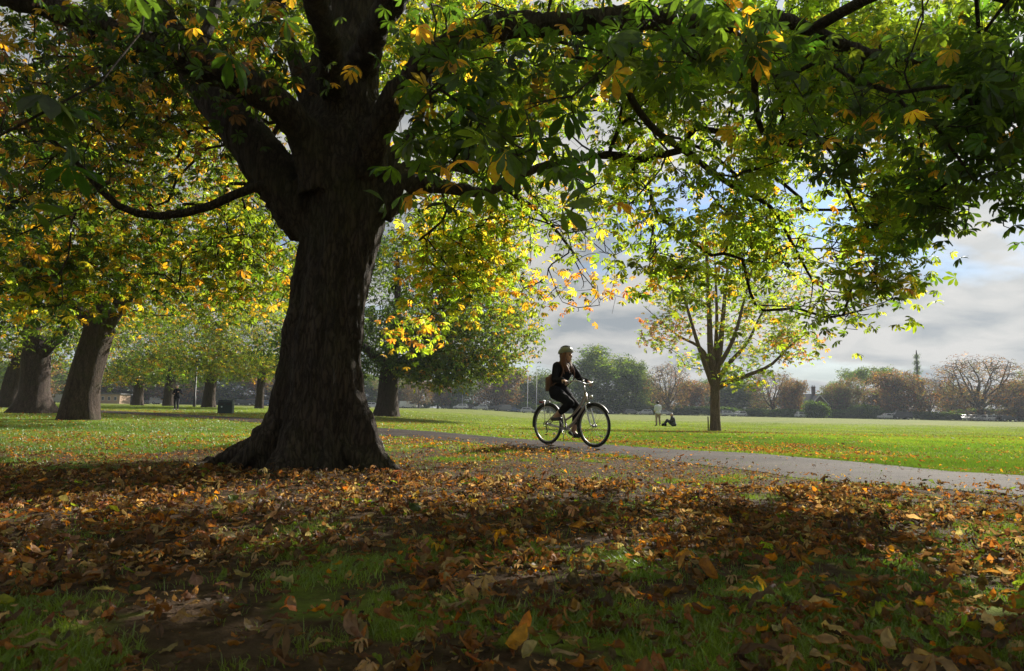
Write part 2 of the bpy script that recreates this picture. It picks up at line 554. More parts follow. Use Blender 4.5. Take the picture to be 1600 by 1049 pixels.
def spline(pts, n):
    pts = np.asarray([tuple(p) for p in pts], float)
    k = len(pts)
    t = np.linspace(0, k - 1, n)
    i = np.clip(t.astype(int), 0, k - 2)
    u = (t - i)[:, None]
    p0 = pts[np.clip(i - 1, 0, k - 1)]; p1 = pts[i]; p2 = pts[i + 1]; p3 = pts[np.clip(i + 2, 0, k - 1)]
    return 0.5 * ((2 * p1) + (-p0 + p2) * u + (2 * p0 - 5 * p1 + 4 * p2 - p3) * u ** 2 + (-p0 + 3 * p1 - 3 * p2 + p3) * u ** 3)


# smooth centre line with an even width
_c = spline(PC, 400)
for _ in range(60):
    _c[1:-1] = (_c[:-2] + 2 * _c[1:-1] + _c[2:]) / 4
seg = np.r_[0, np.cumsum(np.linalg.norm(np.diff(_c, axis=0), axis=1))]
PATHLEN = seg[-1]
s_u = np.linspace(0, PATHLEN, 500)
PCL = np.stack([np.interp(s_u, seg, _c[:, 0]), np.interp(s_u, seg, _c[:, 1])], 1)
_t = np.gradient(PCL, axis=0); _t /= np.linalg.norm(_t, axis=1)[:, None]
PNR = np.stack([_t[:, 1], -_t[:, 0]], 1)
PHW = np.interp(s_u, [0, 12, 24, PATHLEN], [1.1, 1.12, 1.15, 1.5])


def path_dist(X, Y):
    """signed-free distance from the path's centre line divided by half width"""
    X = np.asarray(X, float).ravel(); Y = np.asarray(Y, float).ravel()
    out = np.full(len(X), 99.0)
    for k in range(0, len(X), 20000):
        d = np.hypot(X[k:k + 20000, None] - PCL[None, ::3, 0], Y[k:k + 20000, None] - PCL[None, ::3, 1])
        j = d.argmin(1)
        out[k:k + 20000] = d[np.arange(len(j)), j] / PHW[::3][j]
    return out


def side_of_path(X, Y):
    """distance in metres beyond the path's centre line, positive on the far side"""
    X = np.asarray(X, float).ravel(); Y = np.asarray(Y, float).ravel()
    out = np.zeros(len(X))
    for k in range(0, len(X), 20000):
        d = np.hypot(X[k:k + 20000, None] - PCL[None, ::3, 0], Y[k:k + 20000, None] - PCL[None, ::3, 1])
        j = d.argmin(1)
        dx = X[k:k + 20000] - PCL[::3, 0][j]; dy = Y[k:k + 20000] - PCL[::3, 1][j]
        n = PNR[::3][j]
        out[k:k + 20000] = dx * n[:, 0] + dy * n[:, 1]
    if FLIP_SIDE:
        out = -out
    return out


FLIP_SIDE = False
FLIP_SIDE = side_of_path([6.0], [25.0])[0] < 0


def cover_maps(X, Y):
    """grass cover, litter density (0..1), at world points"""
    X = np.asarray(X, float); Y = np.asarray(Y, float)
    sh = X.shape
    x, y = X.ravel(), Y.ravel()
    side = side_of_path(x, y)
    rt = np.hypot(x - TREE[0], y - TREE[1])
    patch = fbm(x * 1.9, y * 1.9, 0, 11, 4)
    near = side < 0
    dirt = np.exp(-(rt / 2.6) ** 2) * 0.62 + 0.28 * np.exp(-((x + 3.5) / 3.5) ** 2 - ((y - 4.6) / 1.6) ** 2) + 0.3 * np.exp(-((x - 1.2) / 2.2) ** 2 - ((y - 7.2) / 1.8) ** 2)
    g_near = 0.38 + 0.10 * sst(2.0, 4.0, x) + (patch - 0.5) * 2.6 - dirt + 0.25 * sst(8, 13, np.hypot(x + 8, y - 9) * 0 + y) * (x < -3)
    g_far = 0.95 + 0 * x
    grass = np.where(near, np.clip(g_near, 0, 1), g_far)
    # left lawn beyond the tree's own litter
    lawn = sst(7.5, 11, y) * sst(-3.0, -5.0, x) * (side < 0)
    grass = np.maximum(grass, lawn * 0.9)
    lp = fbm(x * 0.55, y * 0.55, 0, 23, 4)
    lq = fbm(x * 2.1, y * 2.1, 0, 24, 3)
    lit_near = np.clip(0.60 + (lp - 0.5) * 0.8 + (lq - 0.5) * 1.8 + 0.36 * (1 - sst(2.0, 5.0, y)) - 0.12 * sst(2.5, 5, x) - 0.10 * sst(5.0, 6.5, y), 0.06, 1)
    lit_near = lit_near * (1 - 0.55 * sst(8, 13, y) * (x < -3)) * (1 - 0.35 * np.exp(-(rt / 1.4) ** 2))
    band = np.exp(-((side - 1.8) / 1.9) ** 2) * np.clip(0.55 + (lp - 0.5) * 3.0, 0, 1)
    lone = np.exp(-(((x - 8.5) / 9) ** 2 + ((y - 27) / 9) ** 2)) * 0.30
    lit_far = np.clip(band + lone + 0.12 * sst(60, 16, y) * (lp > 0.45) + 0.02, 0, 1)
    left_far = np.exp(-((y - 30) / 14) ** 2) * 0.35 * (x < -4)
    lit = np.where(near, lit_near, np.clip(lit_far + left_far, 0, 1))
    return grass.reshape(sh), lit.reshape(sh)


def make_ground():
    ny, nx = 520, 440
    ty = np.linspace(-0.62, 1.0, ny); tx = np.linspace(-1, 1, nx)
    ys = np.sinh(ty * 5.2) / np.sinh(5.2) * 420 + 3.0
    xs = np.sinh(tx * 5.2) / np.sinh(5.2) * 430
    X, Y = np.meshgrid(xs, ys)
    Z = gz(X, Y)
    g, l = cover_maps(X, Y)
    V = np.stack([X, Y, Z], -1).reshape(-1, 3)
    i = np.arange(ny - 1)[:, None] * nx; j = np.arange(nx - 1)[None, :]
    q = np.stack([i + j, i + j + 1, i + nx + j + 1, i + nx + j], -1).reshape(-1, 4)
    c = np.stack([g, np.clip(l * 0.42 * sst(9, 20, np.abs(Y)), 0, 1), 0 * g], -1).reshape(-1, 3)
    me = npmesh('ground', V, q, colors=c, smooth=True)
    return tag(link('ground', me, None, mat_ground()), kind='structure')


make_ground()


def make_path():
    n = len(PCL); m = 9
    w = np.linspace(-1, 1, m)
    e1 = 1 + (vnoise(s_u * 1.6, 0 * s_u, 0, 5) - 0.5) * 0.13 + (vnoise(s_u * 7, 0 * s_u, 0, 6) - 0.5) * 0.07
    e2 = 1 + (vnoise(s_u * 1.6, 0 * s_u + 9, 0, 7) - 0.5) * 0.13 + (vnoise(s_u * 7, 0 * s_u + 9, 0, 8) - 0.5) * 0.07
    ee = np.where(w[None, :] < 0, e1[:, None], e2[:, None])
    xy = PCL[:, None, :] + PNR[:, None, :] * (w[None, :] * PHW[:, None] * ee)[..., None]
    lift = 0.004 + 0.0003 * np.abs(xy[..., 1]) + 0.02 * (1 - w[None, :] ** 2)
    z = gz(xy[..., 0], xy[..., 1]) + lift
    V = np.concatenate([xy, z[..., None]], -1).reshape(-1, 3)
    i = np.arange(n - 1)[:, None] * m; j = np.arange(m - 1)[None, :]
    q = np.stack([i + j, i + j + 1, i + m + j + 1, i + m + j], -1).reshape(-1, 4)
    me = npmesh('path', V, q, smooth=True)
    return tag(link('path', me, None, mat_path()), kind='structure')


make_path()


# ------------------------------------------------------------------ leaf shapes
def leaflet(n=4, width=0.38, fold=0.18, droop=0.25):
    """one leaflet along +x, length 1, folded on its midrib: verts, quads, tris"""
    if n == 2:       # a folded kite
        v = np.array([(0, 0, 0), (0.62, width / 2, fold * 0.4), (1, 0, -droop), (0.62, -width / 2, fold * 0.4)], float)
        return v, np.zeros((0, 4), int), np.array([(0, 2, 1), (0, 3, 2)])
    prof = [(0.0, 0.0), (0.30, 0.42), (0.58, 0.92), (0.80, 0.88), (1.0, 0.0)]
    v = []
    for x, w in prof:
        z = -droop * x * x
        if w == 0:
            v.append((x, 0, z))
        else:
            v += [(x, w * width / 2, z + fold * w * width), (x, 0, z), (x, -w * width / 2, z + fold * w * width)]
    v = np.array(v)
    q = [(1, 2, 5, 4), (2, 3, 6, 5), (4, 5, 8, 7), (5, 6, 9, 8)]
    t = [(0, 2, 1), (0, 3, 2), (7, 8, 10), (8, 9, 10)]
    return v, np.array(q), np.array(t)


def palmate(nl=7, lod=4, spread=R(250), droop=0.3, seed=0):
    rg = np.random.default_rng(seed)
    V, Q, T = [], [], []; n = 0
    for k in range(nl):
        a = (k / (nl - 1) - 0.5) * spread
        ln = 0.55 + 0.45 * math.cos(a * 0.62) + rg.uniform(-0.06, 0.06)
        v, q, t = leaflet(lod, droop=droop * rg.uniform(0.5, 1.5), fold=rg.uniform(0.05, 0.3))
        v = v * ln
        tilt = rg.uniform(-0.35, 0.35)
        v = np.stack([v[:, 0], v[:, 1] * math.cos(tilt) - v[:, 2] * math.sin(tilt), v[:, 1] * math.sin(tilt) + v[:, 2] * math.cos(tilt)], 1)
        el = -0.35 + rg.uniform(-0.2, 0.2)
        v = np.stack([v[:, 0] * math.cos(el) - v[:, 2] * math.sin(el), v[:, 1], v[:, 0] * math.sin(el) + v[:, 2] * math.cos(el)], 1)
        v = np.stack([v[:, 0] * math.cos(a) - v[:, 1] * math.sin(a), v[:, 0] * math.sin(a) + v[:, 1] * math.cos(a), v[:, 2]], 1)
        V.append(v)
        if len(q): Q.append(q + n)
        T.append(t + n); n += len(v)
    return np.vstack(V), (np.vstack(Q) if Q else np.zeros((0, 4), int)), np.vstack(T)


def rotmats(n, rng, tilt=0.7, flat=None):
    """random frames: any heading, normal tilted from up by about tilt"""
    az = rng.uniform(0, 2 * np.pi, n)
    ta = rng.uniform(0, 2 * np.pi, n); tm = np.abs(rng.normal(0, tilt, n))
    nz = np.stack([np.sin(tm) * np.cos(ta), np.sin(tm) * np.sin(ta), np.cos(tm)], 1)
    x = np.stack([np.cos(az), np.sin(az), 0 * az], 1)
    x = x - nz * (x * nz).sum(1)[:, None]
    x /= np.linalg.norm(x, axis=1)[:, None]
    y = np.cross(nz, x)
    return np.stack([x, y, nz], -1)          # columns


def instance(templates, pos, rot, scl, cols, which=None, rng=None, jitter=0.0):
    """bake many copies of leaf templates into vert/face arrays"""
    rng = rng or RNG
    n = len(pos)
    which = rng.integers(0, len(templates), n) if which is None else which
    V, Q, T, C = [], [], [], []; off = 0
    for k, (v, q, t) in enumerate(templates):
        idx = np.nonzero(which == k)[0]
        if not len(idx): continue
        vv = np.einsum('nij,vj->nvi', rot[idx], v) * scl[idx][:, None, None] + pos[idx][:, None, :]
        m = len(v)
        base = (off + np.arange(len(idx)) * m)[:, None, None]
        if len(q): Q.append((q[None] + base).reshape(-1, 4))
        if len(t): T.append((t[None] + base).reshape(-1, 3))
        V.append(vv.reshape(-1, 3))
        C.append(np.repeat(cols[idx], m, axis=0))
        off += m * len(idx)
    faces = []
    if Q: faces.append(np.vstack(Q))
    if T: faces.append(np.vstack(T))
    return np.vstack(V), faces, np.vstack(C)


PAL = {
    'dgreen': (0.040, 0.070, 0.009), 'green': (0.078, 0.118, 0.012), 'lgreen': (0.14, 0.185, 0.018),
    'ygreen': (0.21, 0.25, 0.02), 'yellow': (0.42, 0.31, 0.025), 'gold': (0.44, 0.23, 0.02),
    'orange': (0.42, 0.16, 0.02), 'brown': (0.17, 0.08, 0.035), 'rust': (0.26, 0.105, 0.03), 'tan': (0.33, 0.22, 0.13),
    'dry': (0.10, 0.055, 0.03), 'olive': (0.13, 0.12, 0.035), 'umber': (0.13, 0.085, 0.045),
}


def palette(names, weights, n, rng, var=0.30):
    names = list(names); w = np.array(weights, float); w /= w.sum()
    base = np.array([PAL[k] for k in names])[rng.choice(len(names), n, p=w)]
    return np.clip(base * rng.normal(1, var, (n, 1)) * rng.normal(1, 0.08, (n, 3)), 0.004, 0.9)


# ------------------------------------------------------------------ tree growth
class Skel:
    def __init__(s, cap=60000):
        s.p = np.zeros((cap, 3)); s.par = np.full(cap, -1, int); s.pl = np.zeros(cap); s.fr = np.zeros(cap); s.n = 0
        s.kind = np.zeros(cap, int)      # 0 grown, 1 designed

    def node(s, p, par, fr=0.0, kind=0):
        i = s.n
        s.p[i] = p; s.par[i] = par; s.fr[i] = fr; s.kind[i] = kind
        s.pl[i] = 0 if par < 0 else s.pl[par] + np.linalg.norm(s.p[i] - s.p[par])
        s.n += 1
        return i

    def limb(s, pts, rads, root=False, step=0.16):
        pts = np.array([tuple(p) for p in pts], float)
        L = np.linalg.norm(np.diff(pts, axis=0), axis=1).sum()
        n = max(4, int(L / step))
        q = spline(pts, n); r = np.interp(np.linspace(0, len(pts) - 1, n), range(len(pts)), rads)
        if root or s.n == 0:
            par = -1
        else:
            par = int(np.linalg.norm(s.p[:s.n] - q[0], axis=1).argmin())
        ids = []
        for k in range(n):
            par = s.node(q[k], par, r[k], 1); ids.append(par)
        return ids

    def attach(s, tips, seg=0.35, wplen=0.3, sag=0.12, jit=0.06, rng=None, minz=None, tip_r=0.003):
        rng = rng or RNG
        tips = np.asarray(tips, float)
        base = s.p[:s.n].copy()
        d0 = np.array([np.linalg.norm(base - t, axis=1).min() for t in tips])
        order = np.argsort(d0 + rng.uniform(0, 0.5, len(tips)) * d0.mean())
        out = []
        for k in order:
            t = tips[k]
            d = np.linalg.norm(s.p[:s.n] - t, axis=1)
            c = d + wplen * s.pl[:s.n]
            j = int(c.argmin())
            p0 = s.p[j]; dist = d[j]
            if dist < 0.05:
                out.append(j); continue
            pj = s.par[j]
            dr = (p0 - s.p[pj]) if pj >= 0 else np.array([0, 0, 1.0])
            dr = dr / (np.linalg.norm(dr) + 1e-9)
            ctrl = p0 + dr * dist * 0.38 + np.array([0, 0, 0.14 * dist]) + rng.normal(0, jit * dist, 3)
            n = max(2, int(math.ceil(dist / seg)))
            par = j
            off = rng.normal(0, jit * 0.5 * seg, (n + 1, 3))
            for m in range(1, n + 1):
                u = m / n
                q = (1 - u) ** 2 * p0 + 2 * u * (1 - u) * ctrl + u * u * t
                q = q + off[m] * (u < 1) - np.array([0, 0, sag * dist * u * (1 - u)])
                par = s.node(q, par)
            out.append(par)
        return out

    def radii(s, tip_r=0.0035, expo=0.42):
        n = s.n
        cnt = np.zeros(n)
        haschild = np.zeros(n, bool)
        haschild[s.par[:n][s.par[:n] >= 0]] = True
        cnt[~haschild] = 1
        for i in range(n - 1, 0, -1):
            if s.par[i] >= 0:
                cnt[s.par[i]] += cnt[i]
        r = tip_r * np.maximum(cnt, 1) ** expo
        s.cnt = cnt
        s.r = np.where(s.kind[:n] == 1, np.maximum(s.fr[:n], np.minimum(r, s.fr[:n] * 1.25)), r)
        return s.r

    def chains(s):
        n = s.n
        main = np.full(n, -1, int)
        best = np.zeros(n)
        for i in range(1, n):
            p = s.par[i]
            if p >= 0:
                sc = s.cnt[i] + (1e6 if (s.kind[i] == 1 and s.kind[p] == 1 and i == p + 1) else 0)
                if sc > best[p]:
                    best[p] = sc; main[p] = i
        out = []
        for i in range(n):
            p = s.par[i]
            if p < 0 or main[p] != i:
                ch = ([p] if p >= 0 else []) + [i]
                j = i
                while main[j] >= 0:
                    j = main[j]; ch.append(j)
                out.append(ch)
        return out

    def tubes(s, mb, rmin=0.0, skip=None, maxside=12, fine=True):
        for ch in s.chains():
            idx = np.array(ch)
            if len(idx) < 2: continue
            r = s.r[idx].copy()
            if len(idx) > 1 and s.par[idx[1]] == idx[0]:
                r[0] = min(r[0], r[1] * 1.2)
            if r.max() < rmin: continue
            if skip is not None and skip(idx): continue
            side = 4 if r.max() < 0.012 else (6 if r.max() < 0.05 else maxside)
            if not fine: side = 3 if r.max() < 0.05 else 6
            r[-1] *= 0.6
            mb.tube(s.p[idx], r, side, cap=False)


def ellips_tips(c, h, n, rng, hollow=0.0, power=0.5):
    d = rng.normal(0, 1, (n, 3)); d /= np.linalg.norm(d, axis=1)[:, None]
    rr = rng.uniform(hollow, 1, n) ** power
    return np.array(c) + d * rr[:, None] * np.array(h)

# ------------------------------------------------------------------ the big chestnut
LT4 = [palmate(7, 4, seed=k) for k in range(4)] + [palmate(5, 4, seed=9 + k, spread=R(190)) for k in range(2)]
LT2 = [palmate(6, 2, seed=20 + k) for k in range(4)]
LT1 = [palmate(4, 2, seed=30 + k, spread=R(270)) for k in range(4)]


def trunk_mesh():
    nz_, na = 150, 128
    prof = [(760, 492, 110), (745, 491, 97), (730, 492, 88), (700, 494, 79), (640, 498, 69), (560, 504, 60), (480, 515, 56),
            (400, 527, 58), (340, 536, 65), (270, 535, 76), (200, 532, 70), (150, 537, 58)]
    pts = [P(c, y, 6.35) for y, c, hw in prof]
    hw = [h / F * 6.35 * 1.01 for y, c, h in prof]
    zz = np.array([p.z for p in pts]); xx = np.array([p.x for p in pts])
    z = np.linspace(-0.12, zz[-1], nz_) ; z = z ** 1.0
    o = np.argsort(zz)
    cx = np.interp(z, zz[o], xx[o]); rw = np.interp(z, zz[o], np.array(hw)[o])
    cy = np.full_like(z, 6.35) + 0.1 * np.clip(z - 1.5, 0, 3)
    th = np.linspace(0, 2 * np.pi, na, endpoint=False)
    T, Z = np.meshgrid(th, z)
    tw = T + 0.12 * Z                       # slight twist of the flutes
    flute = 0.085 * np.cos(5 * tw + 0.7) + 0.05 * np.cos(8 * tw + 2.0) + 0.03 * np.cos(13 * tw)
    flare = np.clip(1 - (Z + 0.05) / 0.9, 0, 1) ** 2.2
    lobes = np.maximum(0, np.cos(4.0 * T + 0.4 + .5 * np.sin(T * 3))) ** 2.5 * 0.75 + np.maximum(0, np.cos(7 * T + 1.9)) ** 3 * 0.55 - 0.12
    Rr = rw[:, None] * (1 + flute * (0.8 + 0.4 * np.clip(1 - Z, 0, 1)) + flare * lobes * 0.95)
    Rr = Rr * (1 + 0.05 * (fbm(np.cos(T) * 2.2 + 5, np.sin(T) * 2.2, Z * 1.1, 3, 3) - 0.5) * 2)
    rid = np.abs(fbm(np.cos(tw) * 9, np.sin(tw) * 9, Z * 1.6, 8, 3) - 0.5)
    Rr = Rr + 0.05 * (0.12 - rid)
    X = cx[:, None] + Rr * np.cos(T); Y = cy[:, None] + Rr * np.sin(T) * 0.92
    V = np.stack([X, Y, Z], -1).reshape(-1, 3)
    i = np.arange(nz_ - 1)[:, None] * na; j = np.arange(na)[None, :]
    q = np.stack([i + j, i + (j + 1) % na, i + na + (j + 1) % na, i + na + j], -1).reshape(-1, 4)
    V = np.vstack([V, (cx[0], 6.35, z[0]), (cx[-1], cy[-1], z[-1])])
    c0, c1 = nz_ * na, nz_ * na + 1
    t = [(c0, (k + 1) % na, k) for k in range(na)] + [(c1, (nz_ - 1) * na + k, (nz_ - 1) * na + (k + 1) % na) for k in range(na)]
    return V, q, np.array(t)


MAIN_LIMBS = [
    # px, py, depth, radius
    [(490, 350, 6.45, .24), (440, 285, 6.45, .25), (390, 220, 6.5, .22), (338, 155, 6.6, .20), (290, 85, 6.8, .17), (240, 10, 7.0, .14), (180, -90, 7.3, .1), (90, -220, 7.6, .06)],
    [(500, 300, 6.2, .20), (478, 215, 6.05, .18), (445, 168, 5.9, .15), (385, 132, 5.8, .15), (310, 102, 5.7, .14), (220, 65, 5.6, .125), (110, 25, 5.5, .10), (0, -15, 5.4, .08), (-170, -60, 5.2, .05)],
    [(540, 300, 6.4, .30), (550, 200, 6.45, .27), (553, 100, 6.5, .24), (552, 0, 6.6, .21), (560, -150, 6.7, .16), (540, -380, 6.9, .09), (500, -600, 7.2, .05)],
    [(505, 250, 6.6, .14), (480, 150, 6.7, .10), (458, 85, 6.8, .08), (438, 20, 7.0, .06), (430, -80, 7.3, .04)],
    [(500, 180, 6.6, .09), (497, 95, 6.8, .075), (515, 30, 7.1, .055), (500, -60, 7.5, .035)],
    [(570, 270, 6.25, .16), (600, 190, 6.0, .13), (645, 120, 5.8, .12), (700, 70, 5.6, .115), (780, 45, 5.5, .105), (880, 36, 5.5, .095), (1000, 26, 5.6, .088), (1110, 38, 5.7, .078),
     (1200, 28, 5.8, .07), (1265, 48, 5.9, .055), (1345, 82, 6.1, .05), (1450, 94, 6.4, .038), (1600, 105, 6.8, .025)],
    [(590, 330, 6.35, .14), (632, 292, 6.35, .10), (690, 292, 6.5, .065), (760, 300, 6.8, .045), (840, 262, 7.2, .035), (930, 245, 7.6, .022)],
    [(600, 330, 6.5, .08), (608, 260, 6.6, .06), (655, 190, 6.9, .04), (668, 110, 7.3, .03)],
    [(1000, 30, 5.6, .045), (975, 120, 6.0, .034), (1015, 195, 6.4, .034), (1075, 240, 6.9, .032), (1140, 288, 7.2, .03), (1205, 325, 7.5, .024), (1240, 385, 7.7, .018), (1270, 440, 7.8, .012)],
    [(1205, 30, 5.8, .045), (1185, 80, 6.0, .04), (1180, 150, 6.3, .033), (1200, 215, 6.7, .025), (1290, 232, 7.1, .018), (1350, 215, 7.4, .012)],
    [(470, 305, 6.5, .075), (425, 290, 6.3, .052), (385, 297, 6.25, .044), (320, 325, 6.2, .04), (250, 338, 6.1, .036), (190, 325, 6.0, .032), (150, 288, 5.9, .03), (128, 262, 5.85, .022), (60, 200, 5.6, .015)],
    [(440, 300, 6.5, .05), (408, 322, 6.4, .04), (382, 340, 6.35, .032), (370, 372, 6.3, .022), (362, 400, 6.3, .014)],
    [(300, 100, 5.7, .06), (330, 30, 5.9, .05), (350, -60, 6.2, .035)],
    [(330, 150, 6.6, .06), (260, 122, 6.6, .045), (150, 112, 6.6, .035), (60, 130, 6.5, .025), (-60, 160, 6.3, .018)],
    [(560, 260, 6.6, .16), (600, 180, 7.6, .12), (650, 150, 8.8, .09), (720, 130, 10.2, .06), (800, 150, 11.5, .04)],
    [(520, 270, 6.7, .13), (470, 190, 8.0, .10), (420, 160, 9.4, .07), (330, 150, 10.8, .045)],
    [(590, 290, 6.7, .09), (650, 260, 7.9, .07), (740, 270, 9.2, .05), (840, 330, 10.2, .03), (900, 400, 10.6, .018)],
    [(560, 120, 6.4, .14), (640, -60, 5.3, .11), (760, -190, 4.3, .08), (950, -230, 3.6, .06), (1150, -190, 3.4, .05), (1400, -120, 3.4, .035)],
    [(553, 60, 6.5, .12), (700, -120, 7.4, .1), (900, -200, 8.6, .08), (1100, -200, 9.2, .06), (1320, -120, 9.4, .04)],
    [(440, 20, 7.0, .07), (300, -120, 8.4, .06), (120, -160, 9.6, .05), (-60, -120, 10.4, .03)],
    [(520, 150, 6.2, .12), (470, -80, 4.8, .09), (300, -280, 3.6, .07), (60, -260, 3.0, .045), (-150, -150, 2.6, .025)],
    [(1000, 20, 5.6, .09), (1020, -60, 5.5, .07), (1060, -180, 5.6, .05)],
    [(700, 70, 5.6, .05), (690, 20, 5.4, .045), (700, -60, 5.2, .04)],
    [(1265, 48, 5.9, .05), (1400, -20, 5.2, .045), (1560, -30, 4.6, .035), (1720, 20, 4.2, .025)],
]


def clump(px, py, Y, hx, hy, hY, n, rng, hollow=0.0):
    t = ellips_tips((0, 0, 0), (1, 1, 1), n, rng, hollow, 0.45)
    return Parr(px + t[:, 0] * hx, py + t[:, 2] * hy, Y + t[:, 1] * hY)


SUN_PATCHES = [  # where gaps let sun onto ground and trunk: px, py, half sizes, lean
    (760, 712, 190, 22, 0), (980, 728, 190, 18, .05), (1180, 752, 150, 14, .08), (1120, 775, 70, 12, 0), (1050, 795, 110, 30, -.35), (960, 845, 130, 32, -.35), (820, 885, 90, 18, -.2),
    (1060, 850, 60, 22, 0), (1290, 800, 90, 9, 0), (1500, 815, 90, 10, 0), (1570, 900, 60, 40, 0), (1480, 960, 50, 12, 0),
    (190, 710, 190, 9, 0), (150, 788, 400, 20, -.1), (430, 772, 110, 16, 0), (530, 758, 110, 16, 0), (300, 770, 110, 10, -.08), (420, 840, 120, 12, -.05), (80, 890, 110, 18, -.08), (560, 790, 110, 9, -.1), (200, 800, 60, 10, -.1),
    (250, 960, 70, 18, 0), (80, 985, 60, 26, 0), (400, 980, 60, 16, 0), (640, 950, 60, 12, 0), (1210, 930, 60, 12, 0), (730, 770, 70, 9, -.1), (1000, 950, 40, 10, 0), (1380, 880, 60, 10, 0),
]
_sd = np.array(sun_dir)


def sun_gap(p):
    """how much of the crown is missing here so that light falls through onto the ground's bright patches"""
    g = p - _sd * (p[:, 2:3] / _sd[2])
    d = g - np.array([0, 0, CAMZ])
    z = d @ np.array(_f)
    ok = z > 0.8
    z = np.maximum(z, 0.8)
    px = 800 + F * (d @ np.array(_r)) / z; py = 524.5 - F * (d @ np.array(_u)) / z
    out = np.zeros(len(p))
    for cx, cy_, hx, hy, ln in SUN_PATCHES:
        k_ = 1.65 if 742 < cy_ else 1.0
        hx, hy = hx * k_, hy * k_
        dx = px - cx; dy = py - cy_ - ln * dx
        out = np.maximum(out, 1.25 - ((dx / hx) ** 2 + (dy / hy) ** 2) * 0.8)
    out += (fbm(g[:, 0] * 2.6, g[:, 1] * 1.6, 0, 61, 3) - 0.5) * 1.1
    return np.clip(out, 0, 1) * ok


